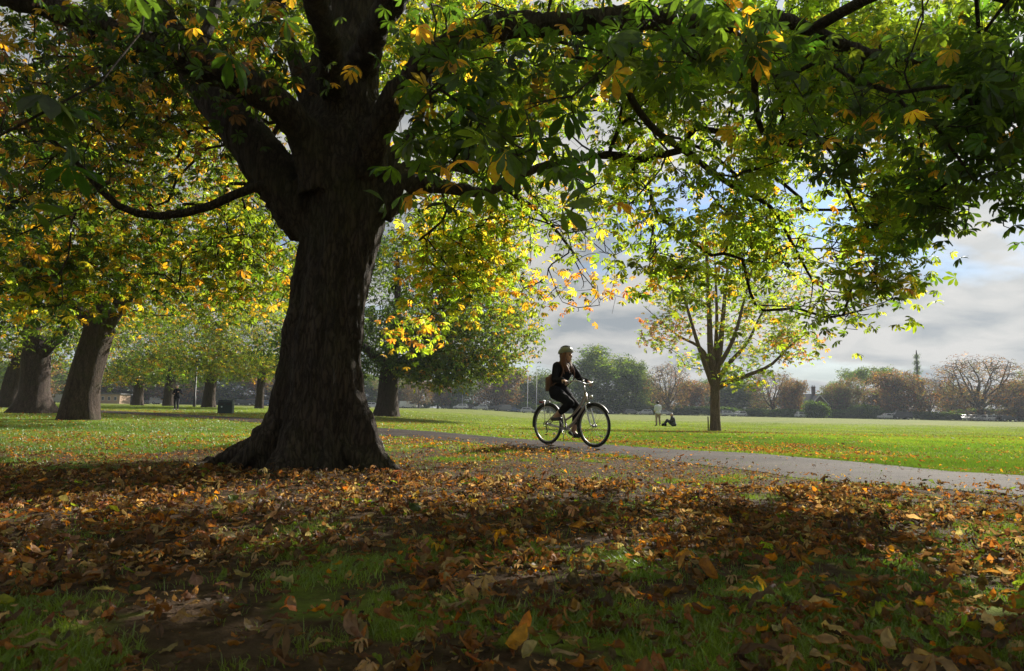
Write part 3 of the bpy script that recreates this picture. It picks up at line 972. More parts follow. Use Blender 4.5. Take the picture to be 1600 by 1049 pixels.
def build_main_tree():
    rng = np.random.default_rng(101)
    root = empty('chestnut_tree', (TREE[0], TREE[1], 0), 0, 'massive old horse chestnut with dark fluted trunk and low spreading limbs, nearest tree', 'tree')
    org = np.array([TREE[0], TREE[1], 0.0])
    sk = Skel()
    sk.limb([P(505, 560, 6.35), P(515, 480, 6.35), P(527, 400, 6.35), P(540, 300, 6.4)], [.35, .35, .35, .35], root=True)
    for lb in MAIN_LIMBS:
        sk.limb([P(a, b, c) for a, b, c, d in lb], [d for *_, d in lb])
    zones = [  # clump, tips, palette names, weights, leaf size, leaves per tip
        (('poly', [(930, 60), (1500, 60), (1450, 300), (1425, 400), (1390, 480), (1350, 512), (1280, 520), (1200, 480), (1110, 462), (1045, 455), (1015, 410), (985, 340), (940, 250)], 6.3, 8.2), 2100, 'P', ('green', 'lgreen', 'ygreen', 'gold', 'yellow'), (2, 6, 6, .7, .8), .085, 6),
        ((900, 335, 9.6, 125, 95, 1.2), 330, 'P', ('lgreen', 'ygreen', 'gold', 'yellow', 'green'), (3, 4, 1, 1, 2), .095, 6),
        ((1290, 60, 8.6, 380, 110, 1.0), 200, 'A', ('green', 'lgreen', 'ygreen'), (4, 5, 3), .11, 7),
        ((810, 170, 9.2, 240, 200, 1.4), 460, 'A', ('green', 'lgreen', 'ygreen', 'yellow', 'gold'), (3, 4, 4, 1.2, .7), .10, 7),
        ((740, 400, 10.3, 130, 105, 1.5), 300, 'B', ('green', 'lgreen', 'ygreen', 'yellow', 'gold'), (2, 3, 4, 2, 1), .105, 7),
        ((895, 455, 10.2, 95, 55, 1.0), 170, 'B', ('gold', 'orange', 'yellow', 'ygreen', 'lgreen'), (3, 3, 1.5, 2, 2), .10, 8),
        ((640, 480, 12.0, 75, 75, 1.5), 110, 'B', ('gold', 'rust', 'orange', 'ygreen', 'green'), (2, 1.5, .8, 4, 3), .11, 7),
        ((180, 170, 9.4, 300, 200, 1.7), 900, 'A', ('green', 'ygreen', 'yellow', 'gold', 'dgreen', 'orange'), (4, 3, 1, 1.6, 3, .6), .095, 6),
        ((380, 400, 9.8, 85, 100, 1.5), 180, 'B', ('green', 'ygreen', 'yellow', 'gold', 'lgreen'), (4, 3, 1.2, 1.6, 3), .105, 6),
        ((60, 430, 9.6, 130, 80, 1.2), 170, 'A', ('ygreen', 'yellow', 'gold', 'green', 'dgreen'), (2, 1, 2, 4, 3), .11, 6),
        ((230, 400, 10.5, 120, 80, 1.2), 140, 'A', ('ygreen', 'yellow', 'gold', 'green', 'dgreen'), (2, 1, 1.5, 4, 3), .10, 6),
        ((190, 130, 5.4, 300, 150, .7), 180, 'N', ('dgreen', 'green', 'gold', 'brown'), (6, 2, 1.5, 1), .085, 5),  # near zones: crown shade put into the dark green leaves
        ((90, 300, 6.2, 160, 110, .7), 60, 'N', ('dgreen', 'green', 'gold', 'brown'), (6, 2, 1.5, 1), .085, 5),
        ((430, 60, 5.2, 90, 70, .4), 16, 'N', ('dgreen', 'green', 'gold', 'brown'), (5, 2, 1.5, 1), .10, 4),
        ((690, 70, 5.0, 120, 90, .5), 22, 'N', ('dgreen', 'green', 'gold'), (6, 2, 1), .10, 4),
        ((520, 230, 5.5, 90, 60, .25), 7, 'N', ('gold', 'green', 'brown'), (3, 2, 1), .07, 3),
        ((660, 300, 5.8, 60, 50, .4), 16, 'N', ('gold', 'green', 'brown', 'dgreen'), (3, 2, 1, 2), .08, 4),
        ((900, 70, 5.0, 190, 90, .6), 36, 'N', ('dgreen', 'green', 'gold'), (6, 2, 1), .11, 4),
        ((720, 200, 4.6, 110, 130, .6), 24, 'N', ('dgreen', 'green', 'gold'), (7, 2, .8), .14, 4),
        ((860, 220, 3.7, 90, 80, .5), 12, 'N', ('dgreen', 'green', 'gold'), (7, 2, .8), .15, 3),
        ((1080, 70, 4.2, 180, 80, .6), 26, 'N', ('dgreen', 'green', 'gold'), (7, 2, .8), .14, 4),
        ((1330, 170, 5.2, 170, 120, .7), 44, 'N', ('dgreen', 'green', 'gold'), (7, 2, .5), .12, 4),
        ((1570, 180, 5.0, 90, 190, .7), 130, 'N', ('dgreen', 'green', 'gold'), (7, 3, .3), .12, 5),
        ((1490, 320, 5.6, 80, 60, .7), 60, 'N', ('dgreen', 'green'), (6, 4), .11, 5),
        ((-10, 200, 2.4, 40, 90, .2), 4, 'N', ('dgreen',), (4,), .15, 2),
        ((350, 5, 2.8, 40, 20, .2), 3, 'N', ('dgreen',), (4,), .15, 2),
        ((540, 40, 11, 330, 130, 2), 330, 'A', ('green', 'ygreen', 'lgreen', 'yellow', 'gold'), (3, 3, 3, 1.5, 1), .12, 6),
        ((300, -150, 7.2, 500, 150, 2.2), 260, 'A', ('green', 'lgreen', 'ygreen', 'yellow'), (4, 4, 3, 1), .15, 6),
        ((900, -260, 6.5, 700, 170, 1.5), 190, 'A', ('green', 'lgreen', 'ygreen', 'yellow'), (4, 4, 3, 1), .15, 6),
    ]
    tipsets = []
    for cl, n, kd, nm, w, sz, lpt in zones:
        if cl[0] == 'poly':
            poly = np.array(cl[1], float); lo_, hi_ = poly.min(0), poly.max(0)
            c_ = rng.uniform(lo_, hi_, (n * 4, 2))
            ins = np.zeros(len(c_), bool)
            for (xa, ya), (xb, yb) in zip(poly, np.roll(poly, -1, 0)):
                cr_ = ((ya > c_[:, 1]) != (yb > c_[:, 1])) & (c_[:, 0] < (xb - xa) * (c_[:, 1] - ya) / (yb - ya + 1e-9) + xa)
                ins ^= cr_
            c_ = c_[ins]
            dn = fbm(c_[:, 0] / 60, c_[:, 1] / 45, 0, 51, 3)
            c_ = c_[rng.uniform(0, 1, len(c_)) < np.clip((dn - .25) * 2.2, .12, 1)][:int(n * 1.25)]
            bend = (c_[:, 1] - 60) / 450 * .6
            t = Parr(c_[:, 0], c_[:, 1], rng.uniform(cl[2], cl[3], len(c_)) - .6 * bend)
            tipsets.append((t, nm, w, sz, lpt, kd)); continue
        if kd == 'A' and cl[0] > 600:
            n = int(n * 1.6); cl = cl[:5] + (cl[5] * 1.5,)
        t = clump(*cl, n, rng)
        tipsets.append((t, nm, w, sz, lpt, kd))
    # unseen crown added over and behind the viewpoint to darken the ground
    ov = np.stack([rng.uniform(-8, 8, 620), rng.uniform(-7.5, 4.0, 620), rng.uniform(4.2, 7.0, 620)], 1)
    tipsets.append((ov, ('green', 'lgreen', 'ygreen'), (3, 3, 2), .24, 7, 'A'))
    bk = np.stack([rng.uniform(-8.5, -0.5, 560), rng.uniform(10.0, 17.0, 560), rng.uniform(6.8, 10.5, 560)], 1)  # back of the crown, added to keep sun off the left leaves
    tipsets.append((bk, ('green', 'lgreen', 'ygreen', 'yellow'), (3, 3, 2, 1), .2, 7, 'B'))
    allt = np.vstack([t[0] for t in tipsets])
    zi = np.concatenate([np.full(len(t[0]), k) for k, t in enumerate(tipsets)])
    # random gaps, and gaps shaped to let sun reach the bright ground patches
    hole = fbm(allt[:, 0] * 0.9, allt[:, 1] * 0.9, allt[:, 2] * 0.9, 31, 2)
    keep = (hole > 0.36) & (rng.uniform(0, 1, len(allt)) > sun_gap(allt) * np.where(np.array([t[5] == 'P' for t in tipsets])[zi], .45, .85))
    allt, zi = allt[keep], zi[keep]
    sk.attach(allt, seg=0.3, wplen=0.22, sag=0.2, jit=0.10, rng=rng)
    sk.radii(0.0042, 0.38)
    wood = MB()
    heavy = MB()
    V, q, t = trunk_mesh()
    heavy.add(V, q, t)
    for lb in MAIN_LIMBS:
        rr = [d for *_, d in lb]
        if max(rr) >= 0.08:
            pts = np.array([tuple(P(a, b, c)) for a, b, c, d in lb])
            n = max(12, int(np.linalg.norm(np.diff(pts, axis=0), axis=1).sum() / 0.07))
            qv = spline(pts, n); r = np.interp(np.linspace(0, len(pts) - 1, n), range(len(pts)), rr)
            ns = vnoise(qv[:, 0] * 2.5, qv[:, 1] * 2.5, qv[:, 2] * 2.5, 4) - 0.5
            qv = qv + np.stack([vnoise(qv[:, 0] * 3, qv[:, 1] * 3, qv[:, 2] * 3, 6 + a) - 0.5 for a in range(3)], 1) * 0.07
            heavy.tube(qv, r * (1 + 0.25 * ns), 20, cap=True)
    rr_ = np.random.default_rng(77)
    for k, (a, ln) in enumerate(((-3.0, .75), (-2.55, .4), (-.35, .3), (.5, .45), (1.2, .8), (1.9, .8), (2.6, .7))):
        ca, sa = math.cos(a), math.sin(a); w_ = rr_.normal(0, .10, 4)
        pts = [(TREE[0] + ca * .22, TREE[1] + sa * .22, .52), (TREE[0] + ca * .38, TREE[1] + sa * .38, .28)]
        for j, (rr2, z2) in enumerate(((.36, .13), (.62, .055), (.85, .0), (1.0, -.07))):
            r2 = .40 + ln * rr2 * .85
            pts.append((TREE[0] + math.cos(a + w_[j] * rr2) * r2, TREE[1] + math.sin(a + w_[j] * rr2) * r2, z2 + .045))
        q_ = spline(pts, 26)
        r_ = np.interp(np.linspace(0, 5, 26), range(6), [.09, .125, .095, .06, .04, .02]) * rr_.uniform(.8, 1.2) * (1 + .2 * np.sin(np.linspace(0, 9, 26) + k))
        heavy.tube(q_, r_, 14, cap=True)
    hme = heavy.mesh('trunk', True)
    tmp = bpy.data.objects.new('tmp', hme); COL.objects.link(tmp)
    md = tmp.modifiers.new('r', 'REMESH'); md.mode = 'VOXEL'; md.voxel_size = 0.021; md.use_smooth_shade = True
    sm = tmp.modifiers.new('s', 'SMOOTH'); sm.factor = 0.5; sm.iterations = 3
    dg = bpy.context.evaluated_depsgraph_get()
    me = bpy.data.meshes.new_from_object(tmp.evaluated_get(dg))
    bpy.data.objects.remove(tmp)
    me.name = 'trunk'
    # bark relief
    n = len(me.vertices)
    co = np.zeros(n * 3); me.vertices.foreach_get('co', co); co = co.reshape(-1, 3)
    no = np.zeros(n * 3); me.vertex_normals.foreach_get('vector', no); no = no.reshape(-1, 3)
    rel = np.abs(fbm(co[:, 0] * 11, co[:, 1] * 11, co[:, 2] * 2.6, 12, 3) - 0.5) * 2
    fine = fbm(co[:, 0] * 40, co[:, 1] * 40, co[:, 2] * 14, 14, 2) - 0.5
    lump = fbm(co[:, 0] * 3.2, co[:, 1] * 3.2, co[:, 2] * 2.4, 15, 3) - 0.5
    co = co + no * (0.045 * (rel[:, None] - 0.25) + 0.012 * fine[:, None] + 0.07 * lump[:, None])
    co = co - org
    me.vertices.foreach_set('co', co.ravel().astype(np.float32))
    me.update()
    me.materials.clear()
    link('trunk', me, root, M_BARK)
    heavyids = lambda idx: (sk.kind[idx[1:]].min() == 1 and sk.r[idx].max() >= 0.078)
    sk.tubes(wood, skip=heavyids)
    wood.v = [v - org for v in wood.v]
    wood.build('branches', M_BARK, root)
    # leaves
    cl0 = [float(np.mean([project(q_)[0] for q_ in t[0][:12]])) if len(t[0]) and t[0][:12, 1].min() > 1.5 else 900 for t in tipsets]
    pos, col, scl, tpl = [], [], [], []
    for k, (t0, nm, w, sz, lpt, kd) in enumerate(tipsets):
        t = allt[zi == k]
        rep = np.repeat(t, lpt, axis=0)
        n = len(rep)
        spread = 0.17 if kd == 'N' else 0.21
        off = rng.normal(0, spread, (n, 3)) * (1, 1, .8)
        pos.append(rep + off)
        pc = palette(nm, w, n, rng)
        # neighbouring leaves turn together
        turn = fbm(rep[:, 0] * 0.8, rep[:, 1] * 0.8, rep[:, 2] * 0.8, 41, 2)[:, None]
        pc = pc * (0.75 + 0.5 * turn) * (0.72 if (cl0[k] < 500) else 1.0)  # left leaves darkened: crown shade put into their colour
        col.append(pc); scl.append(rng.normal(sz, sz * 0.18, n).clip(sz * .5, sz * 1.4))
    pos = np.vstack(pos); col = np.vstack(col); scl = np.concatenate(scl)
    isp = np.concatenate([np.full(int((zi == k).sum()) * t[4], t[5] == 'P') for k, t in enumerate(tipsets)])
    kp = rng.uniform(0, 1, len(pos)) > sun_gap(pos) * np.where(isp, .72, .98)
    pos, col, scl = pos[kp] - org, col[kp], scl[kp]
    print('main leaves', len(pos), 'nodes', sk.n)
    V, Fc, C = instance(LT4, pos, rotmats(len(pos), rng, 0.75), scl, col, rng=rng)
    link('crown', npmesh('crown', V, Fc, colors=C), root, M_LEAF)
    return root


build_main_tree()

# ------------------------------------------------------------------ fallen leaves and grass
def crumpled(nx=5, ny=3, seed=0, wid=0.42):
    rg = np.random.default_rng(seed)
    u = np.linspace(0, 1, nx); w = np.linspace(-1, 1, ny)
    prof = np.array([np.interp(a, [0, .12, .35, .62, .82, 1.0], [.05, .3, .75, 1.0, .72, .04]) for a in u])
    curl = rg.uniform(-1.6, 2.6); cross = rg.uniform(-1.4, 2.4)
    V = []
    a1, a2 = rg.uniform(-1, 1, 2)
    for i, t in enumerate(u):
        ang = curl * (t - 0.3)
        x = math.sin(ang) / curl if abs(curl) > .05 else t - .3
        z = (1 - math.cos(ang)) / curl if abs(curl) > .05 else 0
        for k, s_ in enumerate(w):
            hw = prof[i] * wid / 2
            c = cross * s_ * hw * 2.2
            y = s_ * hw * math.cos(c * 0.7)
            dz = abs(s_) * hw * math.sin(abs(c)) * (1 if cross > 0 else -1)
            nzz = rg.normal(0, 0.045)
            V.append((x + a1 * 0.06 * s_, y + a2 * 0.15 * t * t, z + dz + nzz))
    V = np.array(V)
    V[:, 2] -= V[:, 2].min()
    q = [(i * ny + k, i * ny + k + 1, (i + 1) * ny + k + 1, (i + 1) * ny + k) for i in range(nx - 1) for k in range(ny - 1)]
    return V, np.array(q), np.zeros((0, 3), int)


def wedge(y0, y1, n, rng, margin=2.6):
    """uniform world points inside the view wedge between two depths"""
    Y = np.sqrt(rng.uniform(y0 ** 2, y1 ** 2, n))
    X = rng.uniform(-1, 1, n) * (0.92 * Y + margin)
    return X, Y


def litter():
    rng = np.random.default_rng(55)
    T_hi = [crumpled(6, 5, s, rngw) for s, rngw in zip(range(12), [.42, .5, .38, .55, .45, .6] * 2)]
    T_lo = [crumpled(4, 3, s + 50) for s in range(8)]
    T_min = [crumpled(2, 2, s + 90, .5) for s in range(4)]
    T_min = []
    for s in range(5):
        z = np.random.default_rng(s).uniform(-.06, .3, 4)
        T_min.append((np.array([(-.5, 0, z[0]), (0, .24, z[1]), (.5, 0, z[2]), (0, -.24, z[3])]), np.array([(0, 3, 2, 1)]), np.zeros((0, 3), int)))
    dead = []
    for k in range(6):
        v, q, t = palmate(5 + k % 3, 4, R(220), 0.5, 300 + k)
        rg = np.random.default_rng(k)
        v = v.copy() * .62; v[:, 2] = v[:, 2] * 1.1 + rg.normal(0, .05, len(v)) + .35 * np.abs(v[:, 0] * rg.uniform(-1, 1) + v[:, 1]) ; v[:, 2] -= v[:, 2].min()
        dead.append((v, q, t))
    T_hi = T_hi + dead[:2]; T_lo = T_lo + dead[3:4]
    sets = []
    for (y0, y1, n, T, s0) in ((0.9, 6.0, 50000, T_hi, 1.0), (6.0, 14.0, 70000, T_lo, .82), (14.0, 45.0, 130000, T_min, 1.0), (0.9, 8.0, 90000, T_min, .26)):
        X, Y = wedge(y0, y1, n, rng)
        g, l = cover_maps(X, Y)
        pd = path_dist(X, Y)
        clump_ = fbm(X * 2.3, Y * 2.3, 0, 77, 3)
        pr = l * (0.45 + 1.5 * sst(0.38, 0.62, clump_))
        if s0 == .26: pr = 0.35 + 0.5 * clump_
        pr = np.where(pd < 1.0, 0.025 + 1.6 * np.clip(pd - 0.78, 0, 1), pr)
        rt = np.hypot(X - TREE[0], Y - TREE[1])
        pr = np.where(rt < 0.62, 0, pr)
        k = rng.uniform(0, 1, n) < pr
        X, Y = X[k], Y[k]
        sets.append((X, Y, T, s0, pd[k], g[k]))
    V, Fq, C = [], [], []; off = 0
    for X, Y, T, s0, pd, g in sets:
        n = len(X)
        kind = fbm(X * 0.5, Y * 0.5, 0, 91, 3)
        br = np.clip(0.20 + (kind - 0.5) * 1.0 + 0.42 * sst(6.0, 9.5, Y), 0, 1)  # more orange where sun hits the ground: sunlight put into the leaf colour
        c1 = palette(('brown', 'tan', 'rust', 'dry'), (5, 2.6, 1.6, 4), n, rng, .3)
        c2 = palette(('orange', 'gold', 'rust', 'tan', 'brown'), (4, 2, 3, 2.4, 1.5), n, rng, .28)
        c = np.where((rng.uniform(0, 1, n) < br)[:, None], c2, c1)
        gr = rng.uniform(0, 1, n) < 0.035
        c[gr] = palette(('ygreen', 'green', 'lgreen'), (2, 2, 2), int(gr.sum()), rng)
        c *= np.array([.80, .76, .70])
        sc = rng.lognormal(math.log(0.050), 0.34, n).clip(0.028, 0.125) * s0
        lay = rng.uniform(0, 0.035, n) * (pd > 1)
        Z = gz(X, Y) + 0.004 + lay + np.where(pd < 1.05, 0.032 + 0.0003 * Y, 0)
        rot = rotmats(n, rng, 0.27)
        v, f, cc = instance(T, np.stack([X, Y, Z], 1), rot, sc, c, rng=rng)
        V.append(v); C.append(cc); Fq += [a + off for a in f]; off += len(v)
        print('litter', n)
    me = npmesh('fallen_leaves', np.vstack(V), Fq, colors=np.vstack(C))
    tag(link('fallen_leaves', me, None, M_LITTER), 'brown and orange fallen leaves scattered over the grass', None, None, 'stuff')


def tuft(nb, h, w, seed, lean=0.5, segs=2, rad=0.03):
    rg = np.random.default_rng(seed)
    V, Q, T = [], [], []; n = 0
    for _ in range(nb):
        a = rg.uniform(0, 2 * np.pi); hh = h * rg.uniform(0.45, 1.0); ln = rg.uniform(0.1, lean) * hh
        b = rg.normal(0, rad, 2); fa = rg.uniform(0, np.pi)
        dx, dy = math.cos(a), math.sin(a)
        wx, wy = math.cos(fa) * w / 2, math.sin(fa) * w / 2
        if segs == 2:
            pts = [(0, 0, 1.0), (0.35, 0.55, 0.8)]
            for l_, z_, ww in pts:
                cx, cy_, cz = b[0] + dx * ln * l_, b[1] + dy * ln * l_, hh * z_
                V += [(cx - wx * ww, cy_ - wy * ww, cz), (cx + wx * ww, cy_ + wy * ww, cz)]
            V.append((b[0] + dx * ln * 1.25, b[1] + dy * ln * 1.25, hh * 0.95))
            Q.append((n, n + 1, n + 3, n + 2)); T.append((n + 2, n + 3, n + 4)); n += 5
        else:
            V += [(b[0] - wx, b[1] - wy, 0), (b[0] + wx, b[1] + wy, 0), (b[0] + dx * ln, b[1] + dy * ln, hh)]
            T.append((n, n + 1, n + 2)); n += 3
    return np.array(V), (np.array(Q) if Q else np.zeros((0, 4), int)), np.array(T)


def grass():
    rng = np.random.default_rng(66)
    V, Fq, C = [], [], []; off = 0
    sets = ((0.9, 4.5, 64000, [tuft(7, .040, .0028, s, .9, 2, .022) for s in range(8)], 1.0),
            (4.5, 10.0, 100000, [tuft(6, .045, .005, s + 20, .9, 1, .04) for s in range(8)], 1.0),
            (10.0, 24.0, 110000, [tuft(6, .045, .012, s + 40, .9, 1, .09) for s in range(6)], 1.0),
            (24.0, 75.0, 105000, [tuft(5, .045, .035, s + 60, .9, 1, .25) for s in range(6)], 1.0))
    for y0, y1, n, T, s0 in sets:
        X, Y = wedge(y0, y1, n, rng)
        g, l = cover_maps(X, Y)
        pd = path_dist(X, Y)
        pr = sst(0.36, 0.62, g + (fbm(X * 3.1, Y * 3.1, 0, 19, 3) - 0.5) * 0.9)
        pr = np.where(pd < 0.97, 0, pr)
        rt = np.hypot(X - TREE[0], Y - TREE[1])
        pr = np.where(rt < 0.6, 0, np.maximum(pr, 0.035))
        k = rng.uniform(0, 1, n) < pr
        X, Y = X[k], Y[k]; n = len(X)
        base = np.array([(0.095, 0.165, 0.016)])
        dry = fbm(X * 0.7, Y * 0.7, 0, 29, 3)[:, None]
        c = base * rng.normal(1, .2, (n, 1)) * (1 - 0.0 * dry) + np.array([(0.09, 0.06, 0.01)]) * np.clip(dry - 0.35, 0, 1) * 1.6
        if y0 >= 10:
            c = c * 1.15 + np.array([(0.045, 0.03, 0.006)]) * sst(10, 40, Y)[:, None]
            k2 = rng.uniform(0, 1, n) < 1 - 0.8 * sst(40, 75, Y)
            X, Y, c = X[k2], Y[k2], c[k2]; n = len(X)
        tone = fbm(X * 0.22, Y * 0.22, 0, 129, 4)[:, None]
        c = np.clip(c * (0.55 + 0.9 * tone), .01, .8)
        tall = 0.75 + 0.7 * fbm(X * 1.9, Y * 1.9, 0, 39, 2)
        sc = rng.uniform(0.7, 1.25, n) * s0 * tall
        Z = gz(X, Y) - 0.004
        az = rng.uniform(0, 2 * np.pi, n)
        cs, sn, z0 = np.cos(az), np.sin(az), np.zeros(n)
        rot = np.stack([np.stack([cs, -sn, z0], 1), np.stack([sn, cs, z0], 1), np.stack([z0, z0, z0 + 1], 1)], 1)
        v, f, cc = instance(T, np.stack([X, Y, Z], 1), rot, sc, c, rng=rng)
        V.append(v); C.append(cc); Fq += [a + off for a in f]; off += len(v)
        print('tufts', n)
    me = npmesh('grass', np.vstack(V), Fq, colors=np.vstack(C))
    tag(link('grass', me, None, M_GRASS), 'short green grass blades growing across the park', None, None, 'stuff')


litter()
grass()

# ------------------------------------------------------------------ the other trees
def grow_tree(loc, label, height, trunk_r, fork_z, clumps, pal, leaf, rng, name='tree', lean=(0, 0), limbs=(), flare=1.6,
              bark=None, leafmat=None, templ=None, group=None, seg=0.6, sag=0.15, jit=0.10, tip_r=0.006, expo=0.42, spread=0.35,
              lpt=6, rz=0.0, wood_fine=True, wplen=0.25, dim=0.8, crownname='crown'):
    """clumps: list of (x,y,z,hx,hy,hz,n) relative to the foot; pal: (names, weights)"""
    root = empty(name, loc, rz, label, 'tree', group)
    sk = Skel(40000)
    lx, ly = lean
    pts = [(0, 0, -0.25), (lx * .1, ly * .1, fork_z * .33), (lx * .45, ly * .45, fork_z * .7), (lx * .8, ly * .8, fork_z), (lx, ly, fork_z * 1.35)]
    sk.limb(pts, [trunk_r * flare, trunk_r * 1.08, trunk_r, trunk_r * .95, trunk_r * .75], root=True, step=max(0.2, fork_z / 14))
    for lb in limbs:
        sk.limb([p[:3] for p in lb], [p[3] for p in lb], step=0.4)
    tips, names_ = [], []
    for c in clumps:
        t = ellips_tips(c[:3], c[3:6], int(c[6]), rng, 0.25, 0.5)
        t[:, 2] = np.maximum(t[:, 2], 0.9)
        tips.append(t); names_ += [c[7] if len(c) > 7 else pal] * len(t)
    allt = np.vstack(tips)
    sk.attach(allt, seg=seg, wplen=wplen, sag=sag, jit=jit, rng=rng)
    sk.radii(tip_r, expo)
    w = MB()
    sk.tubes(w, fine=wood_fine)
    # heavier trunk skin with root flare and flutes
    na, nr = (28, 26) if wood_fine else (10, 10)
    z = np.linspace(0, 1, nr) ** 1.4 * fork_z * 1.02 - 0.15
    th = np.linspace(0, 2 * np.pi, na, endpoint=False)
    q = spline(pts, 200); cx = np.interp(z, q[:, 2], q[:, 0]); cyy = np.interp(z, q[:, 2], q[:, 1])
    fl = np.clip(1 - z / (fork_z * .45), 0, 1) ** 2
    ph = rng.uniform(0, 6, 3)
    rr = trunk_r * (1 + (flare - 1) * fl[:, None] * (0.75 + 0.5 * np.cos(4 * th + ph[0])[None, :]) + 0.07 * np.cos(5 * th + ph[1] + 0)[None, :] + 0.04 * np.cos(9 * th + ph[2])[None, :])
    V = np.stack([cx[:, None] + rr * np.cos(th), cyy[:, None] + rr * np.sin(th), np.repeat(z[:, None], na, 1)], -1).reshape(-1, 3)
    i = np.arange(nr - 1)[:, None] * na; j = np.arange(na)[None, :]
    qd = np.stack([i + j, i + (j + 1) % na, i + na + (j + 1) % na, i + na + j], -1).reshape(-1, 4)
    w.add(V, qd)
    w.build('trunk', bark or M_BARKAV, root)
    pos = np.repeat(allt, lpt, axis=0)
    n = len(pos)
    pos = pos + rng.normal(0, spread, (n, 3)) * (1, 1, .75)
    pos[:, 2] = np.maximum(pos[:, 2], 0.3)
    col = np.zeros((n, 3))
    keys = {}
    for i_, nm in enumerate(names_):
        keys.setdefault((tuple(nm[0]), tuple(nm[1])), []).append(i_)
    for (nm, wt), ids in keys.items():
        m = np.repeat(np.isin(np.arange(len(allt)), ids), lpt)
        col[m] = palette(nm, wt, int(m.sum()), rng)
    turn = fbm(pos[:, 0] * 0.5, pos[:, 1] * 0.5, pos[:, 2] * 0.5, 41, 2)[:, None]
    col = col * (0.6 + 0.8 * turn) * (dim if Vector(loc).length < 30 or dim == 1.0 or leafmat is not None else dim * .8)
    scl = rng.normal(leaf, leaf * .2, n).clip(leaf * .5, leaf * 1.5)
    V, Fc, C = instance(templ or LT2, pos, rotmats(n, rng, 0.8), scl, col, rng=rng)
    link(crownname, npmesh('crown', V, Fc, colors=C), root, leafmat or M_LEAF)
    print(name, label[:40], 'leaves', n, 'nodes', sk.n)
    return root


# clusters of small leaves for far crowns: a few kites in a ball
def far_cluster(n, seed):
    rg = np.random.default_rng(seed)
    V, T = [], []
    for k in range(n):
        c = rg.normal(0, .42, 3)
        M_ = rotmats(1, rg, 1.2)[0]
        v = np.array([(-.22, 0, 0), (0, .15, .03), (.24, 0, -.03), (0, -.15, .03)]) @ M_.T + c
        V.append(v); T += [(k * 4, k * 4 + 2, k * 4 + 1), (k * 4, k * 4 + 3, k * 4 + 2)]
    return np.vstack(V), np.zeros((0, 4), int), np.array(T)


FT = [far_cluster(7, 70 + s) for s in range(5)]

A_YG = (('ygreen', 'yellow', 'lgreen', 'gold', 'green'), (4, 1, 3, 1, 3))
A_Y = (('yellow', 'gold', 'ygreen', 'green', 'lgreen'), (2, 2, 3, 3, 2))
A_G = (('green', 'lgreen', 'dgreen'), (4, 3, 2))
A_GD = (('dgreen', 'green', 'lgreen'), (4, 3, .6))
A_B = (('brown', 'umber', 'olive', 'rust', 'gold'), (3, 4, 3, 2, .6))
A_B2 = (('olive', 'umber', 'green', 'brown'), (4, 3, 2, 2))


